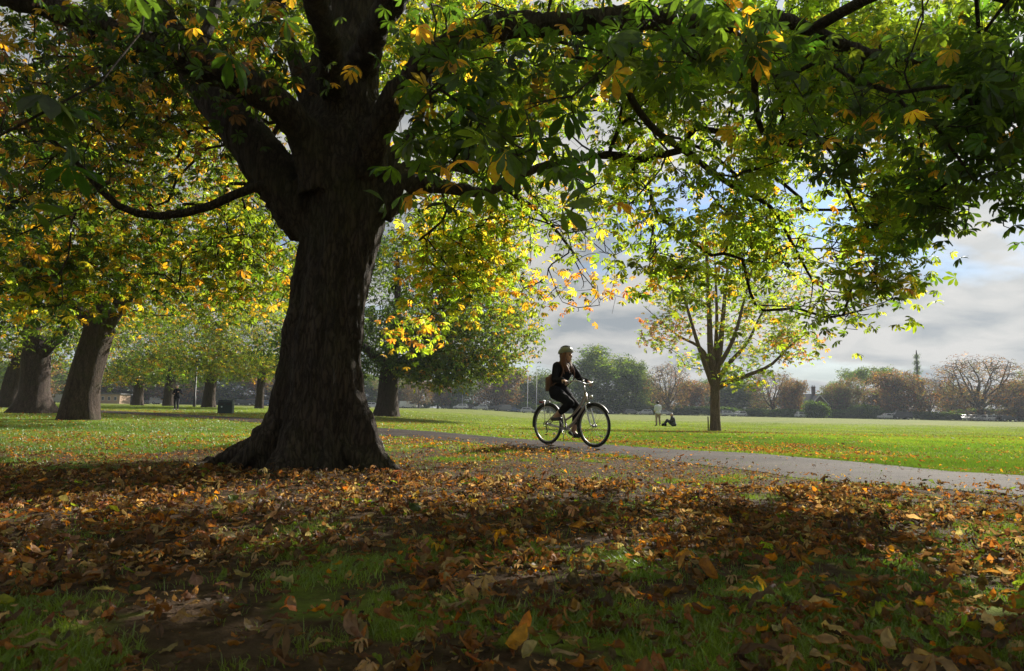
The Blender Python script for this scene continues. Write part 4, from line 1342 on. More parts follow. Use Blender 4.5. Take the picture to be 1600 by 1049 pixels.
def avenue():
    rng = np.random.default_rng(202)
    # near left chestnut
    c = [(0, 0, 8, 6.5, 6.5, 4.2, 560), (-1, 0, 4.6, 7.5, 6.5, 1.6, 240, A_Y), (5.0, -1.5, 4.6, 3.2, 3.5, 1.4, 100, A_YG), (6, 1, 7, 3, 4, 3, 160, A_Y), (-6, -2, 6, 3.5, 4, 3, 160, A_Y), (1, -5, 6, 5, 3, 2.6, 200, A_Y)]
    grow_tree(onground(124, 23), 'thick leaning chestnut with sunlit right edge and yellow green leaves, nearest behind the big tree', 14, .47, 3.2, c, A_YG, .15, rng,
              'chestnut_tree', (0.45, 0.2), limbs=[[(0.4, 0.2, 3.0, .3), (2.0, -.6, 4.6, .2), (4.2, -1.0, 6.2, .12)], [(0.4, 0.2, 3.0, .3), (-1.8, .3, 4.6, .2), (-4.6, -.5, 6.0, .1)],
                                            [(0.4, 0.2, 3.2, .34), (.8, .3, 5.5, .25), (.6, .2, 8.5, .12)]], flare=1.5, group='chestnuts of the avenue', templ=LT2, lpt=10, bark=M_BARKAV)
    c = [(0, 0, 8, 6.5, 6.5, 4.4, 330), (0, -1, 4.4, 7.0, 6.0, 1.5, 150)]
    grow_tree(onground(52, 34), 'dark forked chestnut trunk standing between two lighter trunks at the edge of the avenue', 14, .62, 3.0, c, A_G, .22, rng, 'chestnut_tree', (-.3, .2),
              limbs=[[(-.2, .1, 2.6, .34), (1.6, -.3, 4.4, .24), (3.4, 0, 6.8, .12)], [(-.3, .2, 3.0, .36), (-1.4, .2, 5.6, .2), (-2.4, .2, 8, .1)]], flare=1.8,
              group='chestnuts of the avenue', templ=LT1, lpt=8, spread=.45)
    grow_tree(onground(14, 47), 'distant chestnut with pale sunlit trunk side at the frame edge beyond the dark forked one', 14, .6, 3.2, c, A_YG, .26, rng, 'chestnut_tree', (.5, .2),
              flare=1.6, group='chestnuts of the avenue', templ=LT1, lpt=8, spread=.5)
    c = [(0, 0, 7.5, 6.5, 6.0, 4.2, 330), (0, -1, 3.9, 7.0, 6.0, 1.3, 170)]
    grow_tree(onground(325, 62), 'far chestnut with dark upright trunk standing beside the green bin', 13, .48, 2.9, c, A_YG, .28, rng, 'chestnut_tree', (.15, .1),
              flare=1.4, group='chestnuts of the avenue', templ=LT1, lpt=8, spread=.5)
    grow_tree(onground(262, 76), 'far chestnut whose dark trunk shows just behind the walking person', 13, .5, 2.9, c, A_G, .3, rng, 'chestnut_tree', (.1, .1),
              flare=1.3, group='chestnuts of the avenue', templ=LT1, lpt=8, spread=.5)
    grow_tree(onground(214, 84), 'far chestnut with brownish trunk between the thick leaning trunk and the walking person', 13, .55, 2.9, c, A_Y, .3, rng, 'chestnut_tree', (.1, .1),
              flare=1.5, group='chestnuts of the avenue', templ=LT1, lpt=8, spread=.5)
    grow_tree(onground(405, 60), 'bright yellow green tree with low hanging leaves partly hidden by the big trunk', 11, .3, 3.2, [(0, 0, 6.5, 5.2, 5, 3.6, 330), (0, -1, 3.6, 5.5, 4.5, 1.0, 140)], (('ygreen', 'lgreen', 'yellow'), (5, 4, 2)), .27, rng,
              'maple_tree', (.1, 0), flare=1.3, templ=LT1, lpt=8, spread=.45)
    # tree right behind the big trunk, crown shade put into dark green leaves
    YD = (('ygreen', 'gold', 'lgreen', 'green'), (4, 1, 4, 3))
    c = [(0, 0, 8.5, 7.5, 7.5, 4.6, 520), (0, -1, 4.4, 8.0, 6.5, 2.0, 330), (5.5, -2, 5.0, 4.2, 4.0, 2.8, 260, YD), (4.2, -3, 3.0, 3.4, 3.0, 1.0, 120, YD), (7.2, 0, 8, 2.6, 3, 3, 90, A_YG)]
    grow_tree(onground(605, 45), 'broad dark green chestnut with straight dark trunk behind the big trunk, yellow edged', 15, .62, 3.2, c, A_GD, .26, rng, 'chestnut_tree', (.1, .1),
              limbs=[[(0, 0, 3.0, .4), (3.2, -.6, 5.0, .22), (6.4, -1.4, 6.6, .1)], [(0, 0, 3.2, .4), (-3, -.6, 5.6, .2), (-5, -.6, 7.4, .1)], [(0, 0, 3.4, .45), (.4, .2, 7, .28), (.3, 0, 11, .1)]],
              flare=1.5, templ=LT1, lpt=12, spread=.5)


def lone_tree():
    rng = np.random.default_rng(303)
    base = onground(1117, 38)
    s = 38 / F

    def q(px, py, dy, r):
        w_ = P(px, py, 38 + dy)
        return (w_.x - base.x, w_.y - base.y, w_.z - base.z, r)
    L = [
        [q(1116, 590, 0, .27), q(1110, 545, -.2, .17), q(1108, 480, -.3, .13), q(1104, 400, -.4, .08), q(1100, 330, -.3, .04)],
        [q(1118, 588, 0, .25), q(1126, 535, .4, .16), q(1132, 470, .6, .11), q(1140, 390, .6, .06), q(1150, 320, .8, .03)],
        [q(1114, 600, 0, .2), q(1098, 560, -.5, .12), q(1082, 510, -1, .09), q(1065, 450, -1.2, .06), q(1050, 400, -1.3, .03)],
        [q(1120, 605, 0, .2), q(1140, 596, -.3, .15), q(1170, 586, -.8, .11), q(1205, 570, -1.2, .08), q(1235, 540, -1.5, .05), q(1262, 520, -1.6, .025)],
        [q(1120, 595, .1, .18), q(1142, 565, .6, .12), q(1168, 535, 1.2, .09), q(1190, 490, 1.6, .06), q(1215, 450, 1.8, .03)],
        [q(1116, 585, .2, .15), q(1096, 545, 1.0, .1), q(1060, 525, 1.6, .06), q(1030, 500, 2, .03), q(1005, 478, 2, .015)],
        [q(1119, 580, 0, .15), q(1146, 530, -1, .1), q(1160, 480, -1.6, .07), q(1175, 420, -2, .04)],
        [q(1117, 570, .3, .15), q(1120, 500, 1.2, .1), q(1118, 430, 1.6, .06), q(1115, 350, 1.8, .03)],
    ]
    OL = (('gold', 'rust', 'brown', 'ygreen', 'lgreen'), (2, 2, 1, 4, 3))
    GL = (('ygreen', 'yellow', 'lgreen', 'gold'), (5, 1.2, 5, .8))

    def cl(px, py, dy, hx, hy, hd, n, pal):
        a = q(px, py, dy, 0)
        return (a[0], a[1], a[2], hx * s, hd, hy * s, n, pal)
    C = [cl(1040, 520, 0, 40, 30, 1.8, 60, OL), cl(1060, 455, 0, 50, 35, 2, 42, GL), cl(1120, 470, 0, 70, 60, 2.6, 44, GL), cl(1190, 520, -.5, 70, 50, 2.4, 120, GL),
         cl(1240, 540, -1, 45, 30, 1.8, 60, OL), cl(1165, 585, -1, 50, 18, 1.2, 42, GL), cl(1060, 440, 0, 55, 45, 2.2, 60, GL), cl(1140, 415, 0, 60, 45, 2.5, 60, GL), cl(1225, 435, 0, 60, 50, 3, 90, GL), cl(1180, 365, 0, 100, 50, 3, 130, GL), cl(1130, 480, 0, 95, 30, 2.4, 40, GL), cl(1090, 370, 0, 60, 45, 2.5, 50, GL), cl(1085, 560, 0, 22, 24, 1, 14, GL)]
    rt = grow_tree(base, 'lone young chestnut with sparse yellow leaves and upswept bare limbs on the open lawn', 11, .25, 2.7, C, GL, .17, rng, 'chestnut_tree', (.03, 0), limbs=L, flare=1.25, dim=1.0,
                   bark=M_BARK2, templ=LT2, lpt=6, spread=.28, seg=.45, tip_r=.007)
    mb = MB()
    b = onground(1106, 37.6)
    mb.tube([(0, 0, -.1), (0.01, 0, .4), (0, 0, .78)], .035, 8)
    st = mb.build('post', mat_plain('dark_stake', (.05, .04, .035), .9), None)
    st.name = 'wooden_stake'
    st.location = b
    tag(st, 'short dark wooden stake beside the foot of the lone young tree', 'stake')


avenue()
lone_tree()


def proto(kind, seed):
    """far trees of unit-ish size (real metres), hidden nowhere: the first use is placed itself"""
    rng = np.random.default_rng(seed)
    if kind == 'green':
        cl = [(rng.normal(0, 3.0), rng.normal(0, 3.0), rng.uniform(4, 17.5), rng.uniform(2.2, 3.6), rng.uniform(2.2, 3.6), rng.uniform(1.8, 3), 34) for _ in range(18)]
        cl += [(0, 0, 9, 5.8, 5.5, 7.5, 260), (0, 0, 3.0, 6.0, 5.5, 2.0, 130)]
        return dict(height=20, trunk_r=.4, fork_z=2.4, clumps=cl, pal=A_G, leaf=1.0, lpt=3, W=13.5, H=20.0)
    if kind == 'autumn':
        pal_ = A_B2 if seed % 2 else A_B
        cl = [(rng.normal(0, 3), rng.normal(0, 2.6), rng.uniform(3, 11), rng.uniform(2, 3.2), rng.uniform(2, 3.2), rng.uniform(1.6, 2.4), 30) for _ in range(16)]
        cl += [(0, 0, 3.0, 6.2, 5.5, 2.0, 150), (0, 0, 7, 5.5, 5, 5, 190)]
        return dict(height=13, trunk_r=.33, fork_z=2.0, clumps=cl, pal=pal_, leaf=.85, lpt=3, W=12.5, H=13.0)
    if kind == 'bare':
        cl = [(0, 0, 8.2, 7.2, 6.5, 5.8, 1500), (0, 0, 3.4, 6.6, 6, 2.2, 300)]
        return dict(height=15, trunk_r=.45, fork_z=2.6, clumps=cl, pal=A_B, leaf=.42, lpt=1, W=14.0, H=14.0)
    if kind == 'open':
        cl = [(rng.normal(0, 3.2), rng.normal(0, 3), rng.uniform(11, 16), rng.uniform(1.6, 2.4), rng.uniform(1.6, 2.4), rng.uniform(1.0, 1.6), 26) for _ in range(13)]
        return dict(height=17, trunk_r=.4, fork_z=6.0, clumps=cl, pal=A_G, leaf=.7, lpt=4, W=13.0, H=17.5)
    if kind == 'conifer':
        cl = [(0, 0, 2 + k * 1.5, 2.4 * (1 - k / 12) * (1 if k % 2 else .7), 2.4 * (1 - k / 12), .5, 26) for k in range(11)]
        return dict(height=18, trunk_r=.25, fork_z=14.0, clumps=cl, pal=A_GD, leaf=.5, lpt=3, W=5.0, H=18.5)


PROTO_CACHE = {}


def far_tree(px, ptop, wpx, Y, kind, label, variant=0, col=None):
    base = onground(px, Y)
    _, yb = project(base)
    H = (yb - ptop) / F * Y
    W = wpx / F * Y
    key = (kind, variant)
    name = {'green': 'lime_tree', 'autumn': 'autumn_tree', 'bare': 'bare_tree', 'open': 'open_crowned_tree', 'conifer': 'conifer_tree'}[kind]
    if key not in PROTO_CACHE:
        d = proto(kind, 900 + variant * 7 + len(kind))
        Wp, Hp = d.pop('W'), d.pop('H')
        pal = d['pal']
        if kind == 'bare':
            lm = [[(0, 0, 2.4, .3), (math.cos(a) * (1.0 + k % 2), math.sin(a) * (1.0 + k % 2), 5.2, .18), (math.cos(a) * 2.6, math.sin(a) * 2.6 - .4 * (k % 3), 8.5, .10), (math.cos(a) * 4.2 * (.4 + .3 * (k % 3)), math.sin(a) * 4, 12.2, .04)] for k, a in enumerate(np.linspace(0, 6.283, 10)[:-1])]
            kw = dict(limbs=lm, tip_r=.028, expo=.3, spread=.5)
        else:
            kw = dict(tip_r=.02 if kind != 'conifer' else .01, expo=.4, spread=.55 if kind != 'conifer' else .35)
        r = grow_tree((0, 0, 0), label, rng=np.random.default_rng(variant + 77), name=name, leafmat=M_FARLEAF, bark=M_BARKFAR, templ=FT,
                      seg=1.1, wood_fine=False, wplen=.2, **d, **kw)
        PROTO_CACHE[key] = (r, Wp, Hp, False)
    r, Wp, Hp, used = PROTO_CACHE[key]
    if used:
        r = copy_tree(r)
    PROTO_CACHE[key] = (PROTO_CACHE[key][0], Wp, Hp, True)
    r.location = base
    r.scale = (W / Wp, W / Wp, H / Hp)
    r.rotation_euler = (0, 0, random.uniform(0, 6.28))
    tag(r, label, 'tree', 'trees along the far edge of the park')
    return r


FAR_TREES = [
    (-60, 540, 150, 120, 'green', 0, 'dark lime tree at the far left edge beyond the avenue trunks'),
    (20, 560, 110, 150, 'autumn', 0, 'low brown tree seen between the two farthest left trunks'),
    (80, 550, 100, 165, 'green', 1, 'green tree filling the gap left of the thick leaning trunk'),
    (150, 575, 100, 170, 'autumn', 1, 'brown leafed tree behind the thick leaning trunk'),
    (205, 560, 110, 178, 'green', 2, 'green tree above the low tan building'),
    (270, 565, 110, 175, 'autumn', 0, 'russet tree behind the walking person'),
    (345, 560, 110, 185, 'green', 0, 'green tree behind the park bin'),
    (420, 570, 110, 190, 'autumn', 2, 'rusty tree beside the left side of the big trunk'),
    (500, 560, 120, 200, 'green', 1, 'green far tree mostly hidden by the big trunk'),
    (575, 575, 80, 205, 'green', 2, 'green far tree just beyond the right foot of the big trunk'),
    (632, 584, 66, 200, 'autumn', 1, 'dull brown round tree next to the straight dark trunk'),
    (654, 588, 50, 185, 'bare', 1, 'bare forked tree standing in front of the brown ones by the parked cars'),
    (684, 590, 52, 205, 'autumn', 2, 'orange brown tree between the forked bare tree and a dark green one'),
    (722, 588, 62, 210, 'green', 2, 'dark green tree behind the white car and lamp post'),
    (775, 572, 84, 205, 'autumn', 0, 'large brown orange tree near the two slim lamp posts'),
    (822, 583, 50, 215, 'green', 0, 'green tree behind the two slim lamp posts'),
    (856, 576, 62, 220, 'green', 1, 'green tree directly behind the cyclist'),
    (938, 537, 104, 200, 'green', 0, 'tallest broad green tree to the right of the cyclist'),
    (988, 547, 74, 205, 'green', 2, 'tall green tree adjoining the tallest one'),
    (1044, 567, 74, 190, 'bare', 0, 'nearly bare tree behind the standing man'),
    (1020, 600, 60, 215, 'autumn', 1, 'low brown tree between the tall green tree and the standing man'),
    (1082, 590, 62, 205, 'autumn', 2, 'dark brown tree behind the seated person'),
    (1120, 582, 60, 215, 'green', 1, 'dark green tree right behind the lone young tree'),
    (1160, 584, 76, 210, 'green', 2, 'blue green tree to the right of the lone young trunk'),
    (1208, 578, 84, 190, 'bare', 1, 'half bare brown tree left of the house'),
    (1236, 592, 44, 182, 'autumn', 0, 'orange brown tree touching the left side of the house'),
    (1306, 594, 40, 200, 'green', 0, 'small dark green tree on the right side of the house'),
    (1322, 588, 60, 185, 'autumn', 1, 'bronze tree right of the house'),
    (1350, 569, 74, 205, 'open', 0, 'taller open crowned green tree rising above the bronze ones'),
    (1372, 600, 60, 190, 'autumn', 2, 'low dark brown tree beneath the open crowned green tree'),
    (1412, 578, 84, 178, 'autumn', 0, 'wide copper brown tree left of the pointed conifer'),
    (1436, 550, 24, 230, 'conifer', 0, 'slender pointed conifer rising above the copper trees'),
    (1452, 590, 50, 180, 'bare', 0, 'small thin leaved tree at the foot of the conifer'),
    (1498, 596, 60, 190, 'autumn', 1, 'low russet tree between the conifer and the great bare tree'),
    (1532, 556, 150, 166, 'bare', 2, 'great round bare crowned tree on the far right'),
    (1592, 590, 70, 172, 'autumn', 2, 'russet tree at the right edge beyond the last parked car'),
    (1640, 575, 90, 175, 'green', 0, 'green tree just at the right edge of the park'),
]
for px, pt, w, Y, kind, var, lab in FAR_TREES:
    far_tree(px, pt, w, Y, kind, lab, var)


# hedges and shrubs at the foot of the far trees
def shrubs():
    rng = np.random.default_rng(404)
    items = [(1275, 628, 34, 172, 'rounded green bush in front of the gabled house'), (1185, 640, 60, 185, 'low dark hedge right of the lone young trunk'),
             (1232, 641, 60, 178, 'low hedge left of the gabled house'), (1330, 641, 70, 176, 'low dark hedge right of the gabled house'), (1352, 634, 44, 174, 'blue green bush beside the low hedge below the bronze tree'),
             (1395, 643, 60, 176, 'low hedge behind the silver car on the right'), (1462, 644, 90, 172, 'ragged green hedge between the parked cars at the right'), (1540, 640, 90, 176, 'dark hedge behind the rightmost cars'), (1610, 642, 70, 176, 'dark hedge running off the right edge'),
             (1122, 636, 60, 195, 'dark hedge behind the lone young trunk'), (1068, 635, 60, 195, 'dark shrubs behind the seated person'), (1010, 633, 60, 200, 'dark shrubs behind the standing man'), (950, 631, 70, 200, 'shrubs beneath the tallest green tree'),
             (884, 630, 60, 205, 'shrubs behind the bicycle'), (800, 630, 70, 205, 'shrubs beneath the brown orange tree'), (720, 629, 70, 205, 'shrubs behind the white car'), (640, 628, 70, 200, 'shrubs by the straight dark trunk'), (470, 620, 120, 195, 'shrubs hidden behind the big trunk'),
             (380, 618, 80, 190, 'shrubs behind the dark cars'), (300, 617, 80, 185, 'shrubs behind the brick wall'), (215, 616, 70, 182, 'shrubs beside the tan building'), (120, 612, 90, 175, 'shrubs behind the thick leaning trunk'), (30, 610, 90, 165, 'shrubs beyond the left trunks')]
    protos = []
    for k in range(3):
        n = 1100
        t = ellips_tips((0, 0, .5), (1.0, .45, .52), n, rng, .3, .4)
        t[:, 0] += rng.normal(0, .12, n)
        t[:, 2] = np.clip(t[:, 2] * (0.85 + .3 * vnoise(t[:, 0] * 3, 0, 0, k)), .02, 1)
        col = palette(('dgreen', 'green'), (5, 3), n, rng)
        V, Fc, C = instance(FT, t, rotmats(n, rng, .8), rng.uniform(.14, .24, n), col, rng=rng)
        protos.append((V, Fc, C))
    for i, (px, pt, w, Y, lab) in enumerate(items):
        base = onground(px, Y)
        _, yb = project(base)
        H = (yb - pt) / F * Y * 1.05; W = w / F * Y / 2 * 1.1
        V, Fc, C = protos[i % 3]
        me = npmesh('bush', V * np.array([W, max(2.0, H * .8), H]), Fc, colors=C)
        o = link('hedge' if 'hedge' in lab else 'bush', me, None, M_FARLEAF)
        o.location = base
        tag(o, lab, 'bush', 'bushes along the far edge of the park')


shrubs()

# ------------------------------------------------------------------ people
def vox(mb, name, mat, parent, voxel=0.009, smooth=4, scale=1.0):
    me0 = mb.mesh(name)
    tmp = bpy.data.objects.new('tmp', me0); COL.objects.link(tmp)
    md = tmp.modifiers.new('r', 'REMESH'); md.mode = 'VOXEL'; md.voxel_size = voxel; md.use_smooth_shade = True
    if smooth:
        sm = tmp.modifiers.new('s', 'SMOOTH'); sm.factor = 0.5; sm.iterations = smooth
    dg = bpy.context.evaluated_depsgraph_get()
    me = bpy.data.meshes.new_from_object(tmp.evaluated_get(dg))
    bpy.data.objects.remove(tmp)
    me.name = name
    me.materials.clear()
    return link(name, me, parent, mat)


def V3(*a):
    return np.array(a, float)


def taper(mb, a, b, ra, rb, n=7, bulge=0.0, sides=14):
    a, b = np.array(a, float), np.array(b, float)
    t = np.linspace(0, 1, n)[:, None]
    r = ra + (rb - ra) * t[:, 0] + bulge * np.sin(np.pi * t[:, 0])
    mb.tube(a + (b - a) * t, r, sides)
    mb.ell(a, (ra,) * 3, 12, 8); mb.ell(b, (rb,) * 3, 12, 8)


def frame(fwd, up=(0, 0, 1)):
    f = np.array(fwd, float); f /= np.linalg.norm(f)
    l = np.cross(np.array(up, float), f); l /= np.linalg.norm(l)
    u = np.cross(f, l)
    return np.stack([f, l, u], 1)


def head_shape(mb, c, M, s=1.0):
    c = np.array(c, float)
    def e(o, r): mb.ell(c + M @ (np.array(o, float) * s), np.array(r) * s, 16, 12, M)
    e((0, 0, .02), (.098, .078, .105))        # skull
    e((.022, 0, -.045), (.075, .062, .075))   # jaw
    e((.062, 0, -.092), (.026, .028, .022))   # chin
    e((.098, 0, -.018), (.020, .013, .026))   # nose
    e((.104, 0, -.030), (.014, .016, .011))
    e((.084, 0, -.062), (.016, .026, .007))   # lips
    e((.084, 0, -.072), (.014, .022, .007))
    e((.078, 0, .022), (.022, .05, .012))     # brow
    for sgn in (-1, 1):
        e((.062, .038 * sgn, -.03), (.026, .022, .022))
        e((-.008, .080 * sgn, -.008), (.018, .010, .030))


def hand(mb, wrist, tip_dir, palm_n, curl=0.9, s=1.0, side=1):
    """palm and five fingers; palm_n points out of the palm"""
    d = np.array(tip_dir, float); d /= np.linalg.norm(d)
    n = np.array(palm_n, float); n -= d * n.dot(d); n /= np.linalg.norm(n)
    w = np.cross(d, n) * side
    W = np.array(wrist, float)
    M = np.stack([d, w, n], 1)
    mb.ell(W + d * .045 * s, np.array((.05, .038, .016)) * s, 12, 8, M)
    for k, (off, ln) in enumerate(((.028, .070), (.010, .078), (-.010, .073), (-.027, .058))):
        p = W + d * .082 * s + w * off * s
        pts = [p - d * .02 * s, p]
        a = 0
        for j in range(3):
            a += curl * (0.75 + 0.05 * k)
            p = p + (d * math.cos(a) + n * math.sin(a)) * ln * s * (0.42, 0.32, 0.26)[j]
            pts.append(p)
        mb.tube(pts, np.array([.0095, .0095, .009, .0085, .0075]) * s, 8)
    p = W + d * .022 * s + w * .034 * s
    q = p + (w * .5 + d * .6 + n * .45) * .038 * s
    r = q + (d * .6 + n * .8 - w * .2) * .03 * s
    mb.tube([p - w * .01, p, q, r], np.array([.012, .012, .011, .009]) * s, 8)


SKIN = mat_plain('skin', (.50, .30, .22), .5, var=.06)


def person(root, J, s=1.0, vx=0.009, coat=None, legs=None, shoe=None, hairm=None, legcut=1.0, coat_hem=None, hair='short', coatname='coat', thick=1.0, hands=True, sleeve=1.0):
    """J: joints in the thing's own frame. Body is one skin surface; clothing and hair are children."""
    g = {k: np.array(v, float) for k, v in J.items() if k not in ('headfwd', 'palm', 'curl')}
    b = MB()
    up = g['neck'] - g['pelvis']; up /= np.linalg.norm(up)
    lat = g['shl'] - g['shr']; lat /= np.linalg.norm(lat)
    fw = np.cross(lat, up)
    Mt = np.stack([fw, lat, up], 1)
    chest = g['pelvis'] + (g['neck'] - g['pelvis']) * .70
    waist = g['pelvis'] + (g['neck'] - g['pelvis']) * .38

    def torso(mb, k, arms, hem):
        mb.ell(chest, np.array((.105, .155, .17)) * k * s, 18, 12, Mt)
        mb.ell(waist, np.array((.10, .128, .17)) * k * s, 18, 12, Mt)
        mb.ell(g['pelvis'], np.array((.115, .160, .12)) * k * s, 18, 12, Mt)
        mb.ell(g['neck'] - up * .05 * s, np.array((.07, .13, .05)) * k * s, 14, 8, Mt)
        for sd in 'lr':
            S_, E_, W_ = g['sh' + sd], g['el' + sd], g['wr' + sd]
            if arms > 0:
                taper(mb, S_, E_, .054 * k * s, .041 * k * s, bulge=.004)
                we = E_ + (W_ - E_) * arms
                taper(mb, E_, we, .041 * k * s, (.041 + (.027 - .041) * arms) * k * s * (1.0 if k == 1 else 1.12), bulge=.003)
        if hem:
            for sd in 'lr':
                H_, K_ = g['hip' + sd], g['kn' + sd]
                taper(mb, H_, H_ + (K_ - H_) * hem, .098 * k * s, .086 * k * s)
    torso(b, 1.0, 1.0, 0)
    Mh = frame(J['headfwd'])
    taper(b, g['neck'] - up * .03, g['head'] - Mh[:, 2] * .05 * s, .052 * s, .050 * s)
    head_shape(b, g['head'], Mh, s)
    for sd in 'lr':
        taper(b, g['hip' + sd], g['kn' + sd], .085 * s, .055 * s, bulge=.006)
        taper(b, g['kn' + sd], g['an' + sd], .055 * s, .034 * s, bulge=.012)
        taper(b, g['an' + sd], g['toe' + sd], .034 * s, .024 * s)
        if hands:
            dd = g['wr' + sd] - g['el' + sd]
            hd = g.get('hd' + sd)
            hand(b, g['wr' + sd], hd if hd is not None else dd, J.get('palm', (0, 0, -1)), J.get('curl', .5), s, 1 if sd == 'l' else -1)
    vox(b, 'body', SKIN, root, vx, 2)
    if coat:
        m = MB(); torso(m, 1.17 * thick, sleeve, coat_hem or 0)
        m.ell(g['neck'] - up * .0, np.array((.066, .07, .035)) * s, 14, 8, Mt)
        vox(m, coatname, coat, root, vx * 1.3, 4)
    if legs:
        m = MB()
        m.ell(g['pelvis'] - up * .02, np.array((.118, .165, .11)) * 1.06 * s, 16, 10, Mt)
        for sd in 'lr':
            H_, K_, A_ = g['hip' + sd], g['kn' + sd], g['an' + sd]
            taper(m, H_, K_, .095 * s * thick, .066 * s * thick, bulge=.006)
            e = K_ + (A_ - K_) * legcut
            taper(m, K_, e, .066 * s * thick, (.064 + (.046 - .064) * legcut) * s * thick, bulge=.008)
        vox(m, 'trousers', legs, root, vx * 1.3, 3)
    if shoe:
        for sd in 'lr':
            m = MB()
            A_, T_ = g['an' + sd], g['toe' + sd]
            d = T_ - A_; L = np.linalg.norm(d); d /= L
            dn = np.array((0, 0, -1.0)); dn = dn - d * dn.dot(d); dn /= np.linalg.norm(dn) + 1e-9
            heel = A_ - d * .045 * s + dn * .045 * s
            M = frame(T_ - heel)
            m.ell(heel, np.array((.05, .036, .036)) * s, 12, 8, M)
            m.tube([heel, (heel + T_) / 2, T_ + d * .01], np.array([.036, .038, .034]) * s, 12)
            m.ell(T_, np.array((.055, .042, .030)) * s, 12, 8, M)
            vox(m, 'shoe', shoe, root, vx, 2)
    if hairm:
        m = MB(); c = g['head']
        def e(o, r): m.ell(c + Mh @ (np.array(o, float) * s), np.array(r) * s, 14, 10, Mh)
        e((-.022, 0, .045), (.098, .09, .095)); e((-.05, 0, -.01), (.066, .084, .08))
        if hair == 'long':
            for sg in (-1, 1):
                pts = [c + Mh @ (np.array(o) * s) for o in ((.01, .078 * sg, .04), (.0, .094 * sg, -.04), (-.0, .10 * sg, -.12), (.03, .09 * sg, -.20), (.055, .075 * sg, -.28))]
                m.tube(pts, np.array([.03, .034, .036, .034, .018]) * s, 10)
                for k in range(4):
                    o = rngH.uniform(-.02, .02, 3)
                    m.tube([p + o * (1 + .4 * i) for i, p in enumerate(pts)], np.array([.016, .018, .018, .014, .007]) * s, 6)
            e((-.06, 0, -.10), (.05, .085, .12))
        vox(m, 'hair', hairm, root, vx, 1)
    # eyes
    for sg in (-1, 1):
        m = MB()
        m.ell(g['head'] + Mh @ (np.array((.084, .033 * sg, .002)) * s), (.011 * s,) * 3, 10, 8)
        m.build('eye', EYE, root)


rngH = np.random.default_rng(5)
EYE = mat_plain('dark_eye', (.03, .02, .015), .2)
BLACKCLOTH = mat_plain('black_wool', (.010, .010, .015), .95, spec=.12, var=.3, scale=30, bump=.3)
LEGGING = mat_plain('black_leggings', (.009, .009, .012), .9, spec=.15, var=.2, scale=20)
SHOEB = mat_plain('dark_shoe_leather', (.02, .018, .018), .4)
HAIRB = mat_plain('auburn_hair', (.12, .045, .02), .45, var=.4, scale=60, bump=.4)
HAIRD = mat_plain('dark_hair', (.015, .012, .01), .5, var=.4, scale=60)
HAIRL = mat_plain('fair_hair', (.33, .24, .15), .5, var=.3, scale=60)
STEEL = mat_plain('brushed_steel', (.55, .55, .56), .28, 1.0, var=.05)
CHROME = mat_plain('silver_alloy', (.62, .62, .63), .22, .9, var=.04)
FRAMEP = mat_plain('champagne_frame_paint', (.42, .38, .36), .3, .55, var=.05)
RIMM = mat_plain('dull_rim_alloy', (.30, .30, .31), .4, .8, var=.1)
RUBBER = mat_plain('tyre_rubber', (.014, .014, .014), .75, var=.15)
PLASTIC = mat_plain('black_plastic', (.02, .02, .022), .45)

# ---- bicycle: own frame, x forward, y to the rider's left, origin where the rear tyre touches the path
HEAD = math.atan2(-0.76, 0.65)
BIKE_AT = P(856, 640, 11.78)
BIKE_AT = Vector((BIKE_AT.x, BIKE_AT.y, float(gz(BIKE_AT.x, BIKE_AT.y)) + 0.026))


def ring(R_, n=64, cx=0., cz=0., y=0., a0=0, a1=2 * np.pi, closed=True):
    t = np.linspace(a0, a1, n, endpoint=not closed)
    return np.stack([cx + R_ * np.cos(t), np.full(n, y), cz + R_ * np.sin(t)], 1)


